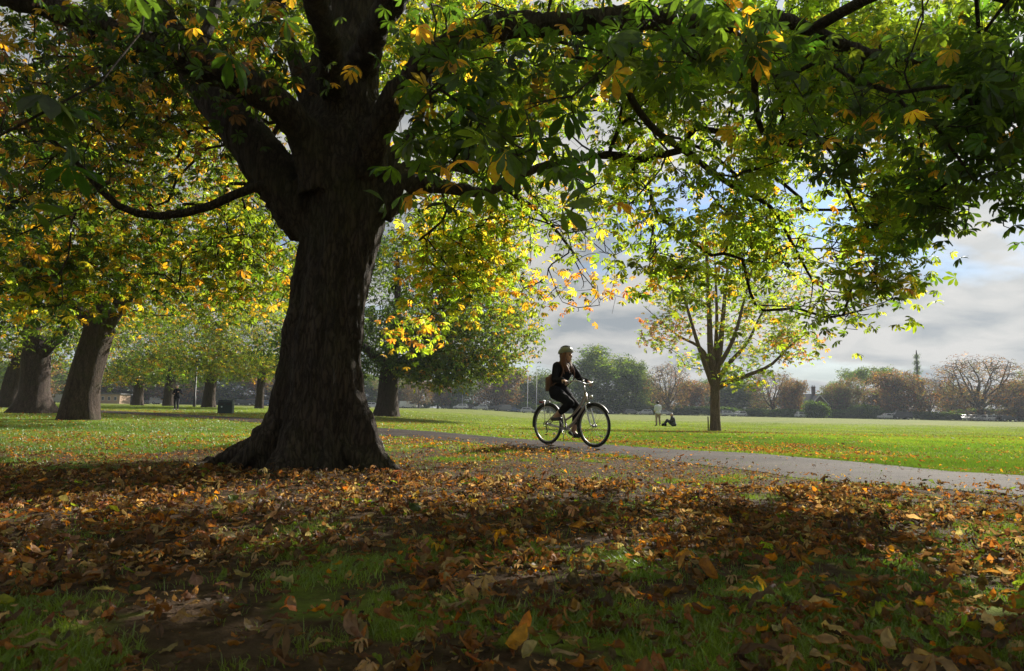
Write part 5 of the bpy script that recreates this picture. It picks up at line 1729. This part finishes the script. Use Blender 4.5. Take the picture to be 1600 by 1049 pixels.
def bicycle():
    root = empty('bicycle', BIKE_AT, HEAD, 'silver city bicycle with step through frame and mudguards ridden along the path', 'bicycle')
    WR = .345; RH, FH = V3(0, 0, WR), V3(1.07, 0, WR); BB = V3(.46, 0, .285)

    def wheel(c):
        w = empty('wheel', tuple(c)); w.parent = root; CHILDREN.setdefault(root.name, []).append(w)
        m = MB(); m.tube(ring(WR - .019), .019, 10, closed=True); m.build('tyre', RUBBER, w)
        m = MB(); m.tube(ring(WR - .046), .0115, 8, closed=True); m.tube(ring(WR - .052), .009, 6, closed=True); m.build('rim', RIMM, w)
        m = MB()
        for k in range(32):
            a = k / 32 * 2 * np.pi; sd = 1 if k % 2 else -1
            a2 = a + (0.9 if (k // 2) % 2 else -0.9)
            m.tube([(.022 * math.cos(a2), sd * .03, .022 * math.sin(a2)), ((WR - .05) * math.cos(a), 0, (WR - .05) * math.sin(a))], .0017, 4)
        m.build('spokes', CHROME, w)
        m = MB(); m.tube([(0, -.036, 0), (0, -.03, 0), (0, -.026, 0), (0, .026, 0), (0, .03, 0), (0, .036, 0)], [.012, .026, .015, .015, .026, .012], 14); m.tube([(0, -.07, 0), (0, .07, 0)], .006, 8)
        m.build('hub', STEEL, w)
        m = MB(); m.box((.16, .0, -.16), (.055, .012, .02), 0); m.build('reflector', mat_plain('pale_reflector', (.75, .73, .68), .2), w)
        return w
    wheel(RH); wheel(FH)
    ht0, ht1 = V3(.925, 0, .70), V3(.875, 0, .86)
    seatcl = V3(.335, 0, .66)
    m = MB()
    m.tube(spline([ht0 + (0, 0, .02), (.83, 0, .60), (.66, 0, .42), (.53, 0, .32), BB], 16), .027, 14)
    m.tube(spline([ht1 - (0, 0, .035), (.76, 0, .66), (.58, 0, .50), (.425, 0, .42)], 16), .018, 12)
    m.tube([ht0, ht1], .024, 14); m.tube([BB, seatcl], .0175, 12)
    m.tube([BB - (0, .04, 0), BB + (0, .04, 0)], .026, 14)
    for sd in (-1, 1):
        m.tube([BB + (-.02, .03 * sd, 0), (.2, .05 * sd, .31), RH + (0, .062 * sd, 0)], .0105, 8)
        m.tube([seatcl + (0, .015 * sd, -.03), RH + (0, .062 * sd, 0)], .0085, 8)
    m.build('frame', FRAMEP, root)
    m = MB()
    m.tube([ht0 - (.0, .045, .0), ht0 + (0, .045, 0)], .017, 10)
    for sd in (-1, 1):
        m.tube(spline([ht0 + (0, .048 * sd, 0), (.955, .052 * sd, .60), (.995, .055 * sd, .48), (1.03, .055 * sd, .39), FH + (0, .055 * sd, 0)], 12), [.0155] * 4 + [.0135] * 4 + [.011] * 4, 10)
    m.build('fork', CHROME, root)
    st = V3(.845, 0, 1.0)
    m = MB(); m.tube([ht1, st], .0125, 10); m.tube([st, st + (.05, 0, .012)], .014, 10); m.build('stem', STEEL, root)
    m = MB()
    for sd in (-1, 1):
        m.tube(spline([st + (.05, 0, .012), (.905, .09 * sd, 1.03), (.865, .19 * sd, 1.055), (.77, .255 * sd, 1.045), (.66, .285 * sd, 1.03)], 18), .011, 10)
    m.build('handlebar', CHROME, root)
    for sd in (-1, 1):
        m = MB(); m.tube([(.74, .263 * sd, 1.042), (.645, .290 * sd, 1.028)], .0165, 12); m.build('grip', PLASTIC, root)
        m = MB(); m.tube([(.80, .235 * sd, 1.04), (.80, .26 * sd, 1.015), (.72, .295 * sd, 1.005)], [.007, .006, .005], 8); m.build('brake_lever', CHROME, root)
        m = MB(); m.tube(spline([(.80, .235 * sd, 1.04), (.93, .14 * sd, 1.10), (.98, .03 * sd, .95), (.96, .01 * sd, .78)], 14), .003, 6); m.build('cable', PLASTIC, root)
    m = MB(); m.ell((.90, -.08, 1.06), (.022, .022, .018)); m.build('bell', CHROME, root)
    m = MB(); m.ell((1.0, 0, .80), (.04, .035, .035)); m.tube([(.94, 0, .76), (.99, 0, .79)], .008, 6); m.build('front_lamp', CHROME, root)
    sp = V3(.285, 0, .80)
    m = MB(); m.tube([seatcl, sp], .0135, 10); m.build('seat_post', STEEL, root)
    m = MB(); m.ell((.25, 0, .835), (.12, .085, .035)); m.ell((.37, 0, .838), (.09, .032, .026)); vox(m, 'saddle', PLASTIC, root, .008, 3)
    for c, a0, a1, nm in ((RH, R(-20), R(190), 'mudguard'), (FH, R(35), R(212), 'mudguard')):
        m = MB()
        t = np.linspace(a0, a1, 40)
        prof = [(-.027, -.016), (-.02, 0), (0, .006), (.02, 0), (.027, -.016)]
        v = np.array([[(c[0] + (WR + .022 + dz) * math.cos(a), y, c[2] + (WR + .022 + dz) * math.sin(a)) for y, dz in prof] for a in t]).reshape(-1, 3)
        v2 = np.array([[(c[0] + (WR + .0195 + dz) * math.cos(a), y * .95, c[2] + (WR + .0195 + dz) * math.sin(a)) for y, dz in prof] for a in t]).reshape(-1, 3)
        i = np.arange(39)[:, None] * 5; j = np.arange(4)[None, :]
        q = np.stack([i + j, i + j + 1, i + 5 + j + 1, i + 5 + j], -1).reshape(-1, 4)
        m.add(v, q); m.add(v2, q[:, ::-1])
        for sd in (-1, 1):
            ae = a1 - .15
            m.tube([c + (0, .06 * sd, 0), (c[0] + (WR + .02) * math.cos(ae), .026 * sd, c[2] + (WR + .02) * math.sin(ae))], .0028, 5)
        m.build(nm, PLASTIC, root)
    m = MB()
    for sd in (-1, 1):
        m.tube([(.27, .05 * sd, .745), (-.12, .06 * sd, .735), (-.16, .03 * sd, .735)], .006, 6)
        m.tube([(-.02, .06 * sd, .735), RH + (0, .066 * sd, .01)], .005, 6)
    for x in (.2, .1, .0, -.1): m.tube([(x, -.055, .742), (x, .055, .742)], .005, 6)
    m.tube([(-.16, -.03, .735), (-.16, .03, .735)], .006, 6)
    m.build('carrier_rack', STEEL, root)
    m = MB(); m.box((-.17, 0, .72), (.02, .07, .04)); m.build('rear_reflector', mat_plain('red_reflector', (.3, .02, .02), .2), root)
    m = MB()
    m.tube(ring(.085, 32, BB[0], BB[2], -.05), .004, 6, closed=True); m.tube(ring(.055, 24, BB[0], BB[2], -.05), .004, 6, closed=True)
    for k in range(5):
        a = k * 1.2566; m.tube([BB + (0, -.05, 0), (BB[0] + .085 * math.cos(a), -.05, BB[2] + .085 * math.sin(a))], .005, 6)
    m.build('chainring', STEEL, root)
    m = MB(); m.tube([(.46, -.05, .372), (.0, -.05, .39)], .004, 6); m.tube([(.46, -.05, .198), (.03, -.05, .27), (0, -.05, .30)], .004, 6)
    m.tube(ring(.045, 20, 0, WR, -.05), .006, 6, closed=True); m.build('chain', PLASTIC, root)
    m = MB(); m.tube([(0.02, -.055, .30), (.05, -.055, .22), (.02, -.055, .20)], .009, 8); m.build('derailleur', PLASTIC, root)
    for sd, (px_, pz) in ((-1, (.375, .43)), (1, (.545, .14))):
        m = MB(); m.tube([BB + (0, .065 * sd, 0), (px_, .085 * sd, pz)], [.013, .010], 8); m.build('crank', STEEL, root)
        m = MB(); m.box((px_, .135 * sd, pz), (.09, .085, .02)); m.build('pedal', PLASTIC, root, smooth=False)
    m = MB(); m.tube([(.32, .06, .20), (.26, .13, .06)], .006, 6); m.build('kickstand', STEEL, root)
    return root


def cyclist():
    root = empty('person', BIKE_AT, HEAD, 'woman in black coat and grey helmet with long auburn hair riding the bicycle', 'person')
    J = dict(pelvis=(.265, 0, .905), neck=(.385, 0, 1.36), head=(.43, 0, 1.50), headfwd=(.92, .28, .02),
             shl=(.38, .175, 1.315), shr=(.38, -.175, 1.315), ell=(.50, .27, 1.11), elr=(.43, -.27, 1.08), wrl=(.665, .265, 1.075), wrr=(.635, -.275, 1.075),
             hdl=(1, .0, -.35), hdr=(1, .0, -.35),
             hipl=(.28, .085, .87), hipr=(.28, -.085, .87), knl=(.60, .115, .62), knr=(.655, -.12, .70), anl=(.49, .125, .225), anr=(.315, -.13, .47),
             toel=(.595, .135, .165), toer=(.425, -.135, .445), palm=(0, 0, -1), curl=.95)
    person(root, J, 1.0, .0075, BLACKCLOTH, LEGGING, SHOEB, HAIRB, legcut=.62, coat_hem=.30, hair='long', thick=1.04)
    Mh = frame(J['headfwd']); c = V3(*J['head'])
    HG = mat_plain('grey_green_helmet', (.20, .215, .19), .35, var=.1)
    m = MB()
    th = np.linspace(0, 2 * np.pi, 28, endpoint=False)
    rings_ = []
    for ph in np.linspace(0.06, 1.62, 10):
        rr_ = math.sin(min(ph, 1.57)); zz = math.cos(ph)
        rings_.append([(.135 * rr_ * math.cos(t) - .008, .108 * rr_ * math.sin(t), .115 * zz + .045 + .012 * math.cos(t) * rr_) for t in th])
    v = np.array(rings_).reshape(-1, 3) @ Mh.T + c
    i = np.arange(9)[:, None] * 28; j = np.arange(28)[None, :]
    q = np.stack([i + j, i + (j + 1) % 28, i + 28 + (j + 1) % 28, i + 28 + j], -1).reshape(-1, 4)
    m.add(v, q)
    v2 = (np.array(rings_).reshape(-1, 3) * .9 + (0, 0, .002)) @ Mh.T + c
    m.add(v2, q[:, ::-1])
    m.ell(c + Mh @ V3(-.008, 0, .155), (.02, .02, .012))
    h = m.build('helmet', HG, root)
    m = MB()
    for y in (-.05, -.018, .018, .05):
        m.tube([c + Mh @ V3(x, y * (1 - .3 * abs(x) / .1), .052 + .113 * math.sqrt(max(0, 1 - (x / .135) ** 2 - (y / .11) ** 2)) + .0) for x in np.linspace(-.085, .085, 9)], .006, 6)
    m.build('vent', PLASTIC, h)
    m = MB(); m.box(c + Mh @ V3(.125, 0, .062), (.035, .10, .006), 0, Mh); m.build('peak', mat_plain('pale_peak', (.6, .6, .58), .4), h)
    m = MB()
    for sg in (-1, 1): m.tube([c + Mh @ V3(*o) for o in ((.0, .088 * sg, .03), (.02, .075 * sg, -.05), (.055, .02 * sg, -.118), (.055, 0, -.12))], .004, 6)
    m.build('chin_strap', PLASTIC, h)
    # pale collar opening
    m = MB(); m.ell((.468, 0, 1.315), (.02, .045, .05)); m.build('blouse', mat_plain('pale_blouse', (.5, .42, .4), .8), root)
    BR = mat_plain('brown_bag_leather', (.115, .05, .028), .6, var=.25, scale=14, bump=.2)
    bag = empty('rucksack', BIKE_AT, HEAD, 'brown leather rucksack on the back of the woman riding the bicycle', 'bag')
    m = MB(); m.ell((.125, 0, 1.04), (.085, .15, .17)); m.box((.115, 0, 1.02), (.12, .25, .24)); m.ell((.07, 0, .99), (.05, .1, .08)); vox(m, 'sack', BR, bag, .012, 5)
    m = MB(); m.tube([(.045, -.07, .93), (.03, 0, .925), (.045, .07, .93)], .012, 8); m.build('flap', BR, bag)
    for sd in (-1, 1):
        m = MB(); m.tube(spline([(.19, .09 * sd, 1.16), (.28, .115 * sd, 1.36), (.40, .12 * sd, 1.37), (.49, .125 * sd, 1.26), (.45, .16 * sd, 1.10), (.24, .155 * sd, .98)], 22), .011, 8); m.build('strap', BR, bag)


bicycle()
cyclist()


def standing_man():
    at = onground(1028, 49)
    root = empty('person', at, R(100), 'man in pale shirt and khaki trousers standing on the lawn seen from behind', 'person')
    J = dict(pelvis=(0, 0, .95), neck=(.0, 0, 1.47), head=(.02, 0, 1.62), headfwd=(1, -.5, -.1), shl=(0, .19, 1.42), shr=(0, -.19, 1.42),
             ell=(.02, .24, 1.14), elr=(.04, -.26, 1.16), wrl=(.2, .16, 1.05), wrr=(.24, -.2, 1.08), hipl=(0, .09, .92), hipr=(0, -.09, .92),
             knl=(.02, .11, .50), knr=(.03, -.12, .50), anl=(-.02, .12, .09), anr=(-.02, -.14, .09), toel=(.13, .16, .035), toer=(.13, -.18, .035), curl=.4)
    person(root, J, 1.0, .014, mat_plain('pale_shirt', (.7, .74, .86), .8), mat_plain('khaki_trousers', (.34, .27, .22), .85), SHOEB, HAIRD, coatname='shirt', thick=1.12, sleeve=.45)
    b = empty('folded_newspaper', at, R(100), 'folded pale paper held in the hands of the standing man', 'paper')
    m = MB(); m.box((.36, -.19, 1.09), (.30, .20, .006), .3); m.box((.36, -.19, 1.097), (.28, .19, .005), .33)
    m.build('sheet', mat_plain('newsprint', (.6, .62, .66), .8), b, smooth=False)


def seated_person():
    at = onground(1050, 48.3)
    root = empty('person', at, R(172), 'person in dark grey coat with fair hair sitting on the lawn, knees drawn up', 'person')
    J = dict(pelvis=(-.12, 0, .13), neck=(-.02, 0, .62), head=(.03, 0, .77), headfwd=(1, .5, 0), shl=(-.03, .18, .58), shr=(-.03, -.18, .58),
             ell=(.12, .26, .36), elr=(.12, -.26, .36), wrl=(.34, .12, .40), wrr=(.34, -.12, .40), hipl=(-.08, .1, .13), hipr=(-.08, -.1, .13),
             knl=(.33, .13, .43), knr=(.33, -.13, .43), anl=(.56, .12, .08), anr=(.56, -.12, .08), toel=(.70, .13, .04), toer=(.70, -.13, .04), curl=.6)
    person(root, J, 1.0, .014, mat_plain('charcoal_coat', (.045, .045, .052), .85), mat_plain('dark_trousers', (.03, .03, .035), .85), SHOEB, HAIRL, thick=1.35, coat_hem=.5)
    b = empty('bag', onground(1037.5, 48.0), .3, 'small dark bag lying on the lawn between the standing man and the seated person', 'bag')
    m = MB(); m.ell((0, 0, .11), (.2, .13, .12)); m.box((0, 0, .1), (.3, .2, .16)); vox(m, 'sack', BLACKCLOTH, b, .015, 4)
    m = MB(); m.tube(spline([(-.1, 0, .2), (-.05, 0, .3), (.05, 0, .3), (.1, 0, .2)], 12), .012, 6); m.build('handle', BLACKCLOTH, b)


def walker():
    at = onground(275, 47)
    root = empty('person', at, R(-88), 'person in black coat and dark trousers walking towards us on the shaded path', 'person')
    J = dict(pelvis=(0, 0, .93), neck=(.02, 0, 1.44), head=(.05, 0, 1.59), headfwd=(1, .1, -.25), shl=(0, .19, 1.38), shr=(0, -.19, 1.38),
             ell=(-.02, .34, 1.16), elr=(.02, -.25, 1.12), wrl=(.22, .22, 1.24), wrr=(.25, -.08, 1.14), hipl=(0, .09, .90), hipr=(0, -.09, .90),
             knl=(.09, .13, .49), knr=(.02, -.11, .49), anl=(.10, .16, .09), anr=(-.12, -.12, .10), toel=(.24, .19, .04), toer=(.02, -.14, .035), curl=.8)
    person(root, J, 1.0, .014, BLACKCLOTH, mat_plain('navy_trousers', (.02, .02, .035), .8), SHOEB, HAIRD, thick=1.15, coat_hem=.2)


standing_man(); seated_person(); walker()

# ------------------------------------------------------------------ bin, lamp posts, cars, buildings
def park_bin():
    at = onground(353, 40)
    root = empty('litter_bin', at, R(8), 'dark green double litter bin standing beside the path between far trees', 'bin')
    BG = mat_plain('dark_green_bin', (.016, .035, .034), .45, var=.15)
    m = MB(); m.box((0, 0, .36), (.80, .5, .68)); m.build('cabinet', BG, root, smooth=False, bevel=.02)
    m = MB(); m.box((0, 0, .745), (.86, .56, .07)); m.build('lid', BG, root, smooth=False, bevel=.02)
    for x in (-.2, .2):
        m = MB(); m.box((x, -.252, .56), (.26, .012, .14)); m.build('opening', PLASTIC, root, smooth=False)
    m = MB(); m.box((-.18, -.254, .40), (.08, .012, .08)); m.build('badge', mat_plain('pale_badge', (.4, .5, .5), .4), root, smooth=False)
    m = MB(); m.box((0, -.251, .33), (.015, .01, .6)); m.build('door_seam', PLASTIC, root, smooth=False)


park_bin()
POSTM = mat_plain('grey_post_paint', (.32, .34, .36), .5)
POSTD = mat_plain('dark_post_paint', (.02, .022, .022), .5)


def lamp_post(px, ptop, Y, mat, r, lab):
    at = onground(px, Y)
    _, yb = project(at)
    H = (yb - ptop) / F * Y
    root = empty('lamp_post', at, 0, lab, 'lamp post', 'lamp posts')
    m = MB(); m.tube([(0, 0, -.1), (0, 0, .05), (0, 0, 1.0), (0, 0, 1.05), (0, 0, H)], [r * 1.6, r * 1.6, r * 1.5, r, r * .7], 10); m.build('pole', mat, root)
    m = MB(); m.tube([(0, 0, H - .1), (.25, 0, H + .12), (.7, 0, H + .18)], r * .6, 8); m.build('arm', mat, root)
    m = MB(); m.ell((.85, 0, H + .17), (.3, .11, .07)); m.build('lantern', POSTM, root)


lamp_post(303, 560, 66, POSTD, .09, 'dark lamp post between the walking person and the far chestnut by the bin')
lamp_post(722, 572, 200, POSTM, .10, 'slim grey lamp post standing behind the white car')
lamp_post(824, 574, 200, POSTM, .10, 'slim grey lamp post farther from the bicycle of the close pair')
lamp_post(838, 574, 203, POSTM, .10, 'slim grey lamp post just behind the rear wheel of the bicycle')

GLASS = mat_plain('dark_car_glass', (.03, .035, .04), .08, var=.05)
HUBM = mat_plain('hub_alloy', (.45, .45, .46), .35, .8)
PAINTS = {'white': (.62, .63, .65), 'silver': (.38, .39, .41), 'dark': (.025, .027, .032), 'blue': (.05, .085, .18), 'red': (.22, .03, .025), 'grey': (.14, .145, .15)}
PM = {k: mat_plain(k + '_car_paint', v, .25, .3 if k in ('silver', 'dark', 'blue', 'grey') else 0.0, var=.03) for k, v in PAINTS.items()}


def extrude_profile(prof, hw, inset=None):
    """prof: list of (x,z); closed outline; returns mesh of a solid of half width hw(z)"""
    n = len(prof)
    v = []
    for sgn in (-1, 1):
        v += [(x, sgn * hw(z), z) for x, z in prof]
    return np.array(v), [(i, (i + 1) % n, n + (i + 1) % n, n + i) for i in range(n)]


def make_car(kind):
    van = kind == 'van'
    root = empty('parked_van' if van else 'parked_car', (0, 0, 0))
    lo = [(-2.1, .28), (-2.15, .55), (-2.1, .85), (-1.9, .95), (1.1, .92), (1.85, .80), (2.1, .62), (2.12, .35), (2.05, .25)]
    hi = [(-1.95, .9), (-1.75, 1.38), (-1.4, 1.47), (.1, 1.46), (.5, 1.38), (1.2, .9)]
    if van:
        lo = [(-2.4, .3), (-2.45, .6), (-2.45, 1.1), (-2.4, 1.15), (1.6, 1.12), (2.2, .95), (2.35, .7), (2.35, .35), (2.25, .28)]
        hi = [(-2.42, 1.1), (-2.38, 1.85), (-2.2, 1.95), (.9, 1.95), (1.2, 1.85), (1.9, 1.08)]
    hwl = lambda z: .86 - .10 * max(0, z - .6) ** 1.0 - .1 * max(0, .4 - z)
    hwh = lambda z: .80 - .25 * max(0, z - .95)
    m = MB()
    for prof, hw in ((lo, hwl), (hi, hwh)):
        v, q = extrude_profile(prof, hw)
        n = len(prof)
        cL = [np.mean([p[0] for p in prof]), -hw(.6), np.mean([p[1] for p in prof])]
        t = []
        v = np.vstack([v, (cL[0], -hw(cL[2]), cL[2]), (cL[0], hw(cL[2]), cL[2])])
        for i in range(n):
            t.append((2 * n, (i + 1) % n, i)); t.append((2 * n + 1, n + i, n + (i + 1) % n))
        m.add(v, q, t)
    m.build('body', PM['white'], root, smooth=False)
    z0, z1 = (1.2, 1.75) if van else (.97, 1.33)
    xs = [(-1.62, -.65), (-.58, .28)] if not van else [(.35, 1.25)]
    for a, b in xs:
        for sd in (-1, 1):
            w = MB()
            v = [(a, sd * (hwh(z0) + .006), z0), (b + (.38 if b > .2 else 0), sd * (hwh(z0) + .006), z0), (b, sd * (hwh(z1) + .006), z1), (a + .1, sd * (hwh(z1) + .006), z1)]
            v2 = [(x, y - sd * .02, z) for x, y, z in v]
            w.add(v + v2, [(0, 1, 2, 3), (4, 7, 6, 5), (0, 4, 5, 1), (1, 5, 6, 2), (2, 6, 7, 3), (3, 7, 4, 0)]); w.build('side_window', GLASS, root, smooth=False)
    fx = ((.56, 1.36), (1.16, .96)) if not van else ((1.27, 1.8), (1.86, 1.18))
    for nm, (a, b) in (('windscreen', fx), ('rear_window', ((-1.80, 1.36), (-1.95, .98)) if not van else ((-2.43, 1.75), (-2.46, 1.25)))):
        w = MB(); s_ = 1 if nm == 'windscreen' else -1
        w.add([(a[0] + .012 * s_, -.62, a[1]), (a[0] + .012 * s_, .62, a[1]), (b[0] + .012 * s_, .70, b[1]), (b[0] + .012 * s_, -.70, b[1])], [(0, 1, 2, 3)])
        w.build(nm, GLASS, root, smooth=False)
    for x in (-1.3, 1.32):
        for sd in (-1, 1):
            t = MB(); t.tube([(x, sd * .70, .31), (x, sd * .885, .31)], .315, 20); wh = t.build('wheel', RUBBER, root)
            t = MB(); t.tube([(x, sd * .87, .31), (x, sd * .893, .31)], .20, 16); t.build('hub_cap', HUBM, wh)
    for sd in (-1, 1):
        t = MB(); t.ell((2.06 if not van else 2.3, sd * .62, .66 if not van else .78), (.07, .16, .08)); t.build('headlight', HUBM, root)
        t = MB(); t.box((-2.12 if not van else -2.45, sd * .7, .78), (.04, .14, .2)); t.build('tail_light', PM['red'], root)
    return root


CARS = {}
CAR_LIST = [  # px, depth, kind, paint, heading, label
    (5, 150, 'van', 'white', 5, 'white van at the far left edge beyond the trunks'),
    (72, 165, 'car', 'white', 3, 'white car seen just right of the dark forked trunk'),
    (90, 160, 'van', 'white', 3, 'white van half hidden behind the thick leaning trunk'),
    (237, 175, 'car', 'silver', 2, 'silver car left of the trunk behind the walking person'),
    (250, 172, 'van', 'white', 2, 'white van touching the trunk behind the walking person'),
    (379, 168, 'car', 'dark', 40, 'dark car just right of the litter bin'),
    (390, 170, 'car', 'dark', 0, 'dark blue black car beside another dark car right of the litter bin'),
    (411, 175, 'car', 'blue', 4, 'blue car at the left edge of the big trunk'),
    (584, 195, 'car', 'white', 0, 'white car between the big trunk and the straight dark trunk'),
    (626, 195, 'car', 'grey', 0, 'grey car just right of the straight dark trunk'),
    (638, 190, 'van', 'white', 2, 'white van left of the bare forked tree'),
    (649, 192, 'car', 'silver', 4, 'silver car touching the bare forked tree'),
    (700, 205, 'car', 'silver', 60, 'small silver car facing us left of the white car by the lamp post'),
    (720, 192, 'car', 'white', -6, 'white car standing at the foot of the slim lamp post'),
    (733, 197, 'car', 'dark', 0, 'dark green black car next to the white car by the lamp post'),
    (750, 192, 'car', 'silver', 25, 'silver car under the large brown orange tree'),
    (768, 196, 'car', 'dark', 0, 'dark car under the large brown orange tree'),
    (786, 197, 'van', 'grey', 0, 'long grey van under the brown orange tree'),
    (802, 197, 'car', 'blue', 0, 'dark blue car left of the lamp posts by the cyclist'),
    (826, 185, 'car', 'silver', -8, 'silver blue car right behind the rear wheel of the bicycle'),
    (950, 190, 'car', 'dark', 0, 'dark car under the tallest green tree'),
    (986, 192, 'car', 'grey', 10, 'grey car left of the standing man, farther one'),
    (1008, 190, 'car', 'silver', -8, 'silver car just left of the standing man'),
    (1039, 190, 'car', 'silver', -12, 'silver car between the standing man and the seated person'),
    (1138, 182, 'car', 'silver', 3, 'silver car just right of the lone young tree'),
    (1155, 184, 'car', 'white', 30, 'white car second from the lone young tree'),
    (1256, 174, 'car', 'white', 4, 'white car parked in front of the gabled house'),
    (1386, 166, 'car', 'silver', 3, 'silver car parked in front of the copper brown tree'),
    (1407, 166, 'van', 'dark', 0, 'dark van next to the silver car under the copper brown tree'),
    (1503, 172, 'car', 'grey', 75, 'grey car facing us left of the great bare tree'),
    (1518, 168, 'car', 'white', 15, 'white car left of the trunk of the great bare tree'),
    (1533, 164, 'car', 'silver', 0, 'silver car whose rear touches the trunk of the great bare tree'),
    (1550, 163, 'car', 'white', 0, 'white car just right of the trunk of the great bare tree'),
    (1573, 160, 'car', 'dark', 2, 'dark car with bright roof line, last on the right'),
]
for px, Y, kind, paint, hd, lab in CAR_LIST:
    if kind not in CARS:
        CARS[kind] = make_car(kind); r = CARS[kind]
    else:
        r = copy_tree(CARS[kind])
    r.location = onground(px, Y)
    r.rotation_euler = (0, 0, R(hd + (180 if px % 3 == 0 else 0)))
    tag(r, lab, 'van' if kind == 'van' else 'car', 'vehicles parked along the far edge of the park')
    body = [c for c in CHILDREN[r.name] if c.name.startswith('body')][0]
    body.material_slots[0].link = 'OBJECT'
    body.material_slots[0].material = PM[paint]


def house():
    at = onground(1281, 192)
    root = empty('house', at, R(-6), 'dark brick house with white edged gable and tall chimneys among the far trees', 'house')
    BR = mat_plain('dark_red_brick', (.10, .06, .05), .9, var=.3, scale=3)
    RF = mat_plain('slate_roof', (.055, .055, .065), .7, var=.2, scale=3)
    WH = mat_plain('white_bargeboard', (.62, .62, .62), .6)
    m = MB(); m.box((0, 0, 1.9), (11, 7, 4.2)); m.build('wall', BR, root, smooth=False)
    m = MB()
    m.add([(-5.8, -3.9, 3.9), (5.8, -3.9, 3.9), (5.8, 0, 6.6), (-5.8, 0, 6.6), (-5.8, 3.9, 3.9), (5.8, 3.9, 3.9)], [(0, 1, 2, 3), (3, 2, 5, 4), (0, 4, 5, 1)], [(0, 3, 4), (1, 5, 2)])
    rf = m.build('roof', RF, root, smooth=False)
    for x, h in ((-1.6, 8.6), (2.6, 8.3), (3.9, 8.0)):
        m = MB(); m.box((x, 0, (h + 5.6) / 2), (.9, .7, h - 5.6)); m.box((x, 0, h - .1), (1.05, .85, .2))
        ch = m.build('chimney', BR, rf, smooth=False)
        for dx in (-.25, .25):
            m = MB(); m.tube([(x + dx, 0, h), (x + dx, 0, h + .4)], .12, 8); m.build('chimney_pot', BR, ch)
    # front gable
    gx = -1.9
    m = MB(); m.box((gx, -4.6, 1.9), (3.8, 2.4, 3.8))
    m.add([(gx - 1.9, -5.8, 3.8), (gx + 1.9, -5.8, 3.8), (gx, -5.8, 5.9), (gx - 1.9, -3.4, 3.8), (gx + 1.9, -3.4, 3.8), (gx, -3.4, 5.9)], [(0, 1, 4, 3)], [(0, 1, 2)])
    m.build('gable_wall', BR, root, smooth=False)
    m = MB(); m.add([(gx - 2.3, -6.1, 3.5), (gx, -6.1, 6.1), (gx, 0, 6.1), (gx - 2.3, 0, 3.5), (gx + 2.3, -6.1, 3.5), (gx + 2.3, 0, 3.5)], [(0, 1, 2, 3), (1, 4, 5, 2)]); m.build('gable_roof', RF, root, smooth=False)
    for sd in (-1, 1):
        m = MB(); m.tube([(gx + 2.35 * sd, -6.15, 3.45), (gx, -6.15, 6.15)], .16, 4); m.build('bargeboard', WH, root, smooth=False)
    for x, z, y in ((gx, 3.0, -5.83), (gx, 1.2, -5.83), (1.6, 2.9, -3.53), (3.8, 2.9, -3.53), (1.6, 1.1, -3.53), (3.8, 1.1, -3.53), (-4.6, 2.9, -3.53)):
        m = MB(); m.box((x, y, z), (1.1, .06, 1.1)); f = m.build('window', WH, root, smooth=False)
        m = MB(); m.box((x - .26, y - .035, z), (.42, .03, .9)); m.box((x + .26, y - .035, z), (.42, .03, .9)); m.build('pane', GLASS, f, smooth=False)


def low_building(px, Y, W, D, H, col, lab, name='building'):
    at = onground(px, Y)
    root = empty(name, at, R(4), lab, 'building')
    BM = mat_plain('tan_render', col, .9, var=.12, scale=1)
    m = MB(); m.box((0, 0, H / 2), (W, D, H)); m.build('wall', BM, root, smooth=False)
    m = MB(); m.box((0, 0, H + .12), (W + .6, D + .6, .24)); m.build('roof', mat_plain('flat_roof', (.12, .12, .12), .8), root, smooth=False)
    for k in range(3):
        x = (k - 1) * W * .3
        m = MB(); m.box((x, -D / 2 - .03, H * .55), (W * .13, .05, H * .4)); f = m.build('window', PM['white'], root, smooth=False)
        m = MB(); m.box((x, -D / 2 - .065, H * .55), (W * .11, .03, H * .34)); m.build('pane', GLASS, f, smooth=False)


house()
low_building(178, 158, 4.6, 5, 2.1, (.36, .25, .17), 'low tan building right of the thick leaning trunk')
low_building(401, 185, 4.4, 4, 1.7, (.38, .2, .12), 'small orange brick hut between the parked dark cars and the blue car')


def garden_wall():
    a, b = onground(282, 190), onground(345, 190)
    root = empty('brick_wall', a, math.atan2(b.y - a.y, b.x - a.x), 'long low dark red brick wall behind the walking person and the litter bin', 'wall')
    L = (b - a).length
    m = MB(); m.box((L / 2, 0, .6), (L, .3, 1.3)); m.build('brickwork', mat_plain('red_brick', (.16, .06, .045), .9, var=.2, scale=4), root, smooth=False)
    m = MB(); m.box((L / 2, 0, 1.29), (L + .1, .38, .1)); m.build('coping', mat_plain('coping_stone', (.3, .27, .25), .9), root, smooth=False)


garden_wall()


# ------------------------------------------------------------------ the air over the park
def haze():
    m = mat_new('haze'); nt = m.node_tree
    v = N(nt, 'ShaderNodeVolumePrincipled', i_Density=0.00036, i_Anisotropy=0.15)
    v.inputs['Color'].default_value = (0.70, 0.79, 0.90, 1)
    o = N(nt, 'ShaderNodeOutputMaterial'); nt.links.new(v.outputs[0], o.inputs['Volume'])
    b = MB(); b.box((0, 130, 13.5), (960, 960, 30)); 
    ob = b.build('haze', m, None, smooth=False)
    tag(ob, 'pale bluish haze filling the air over the park', None, None, 'stuff')


HAZE = True
if HAZE:
    haze()
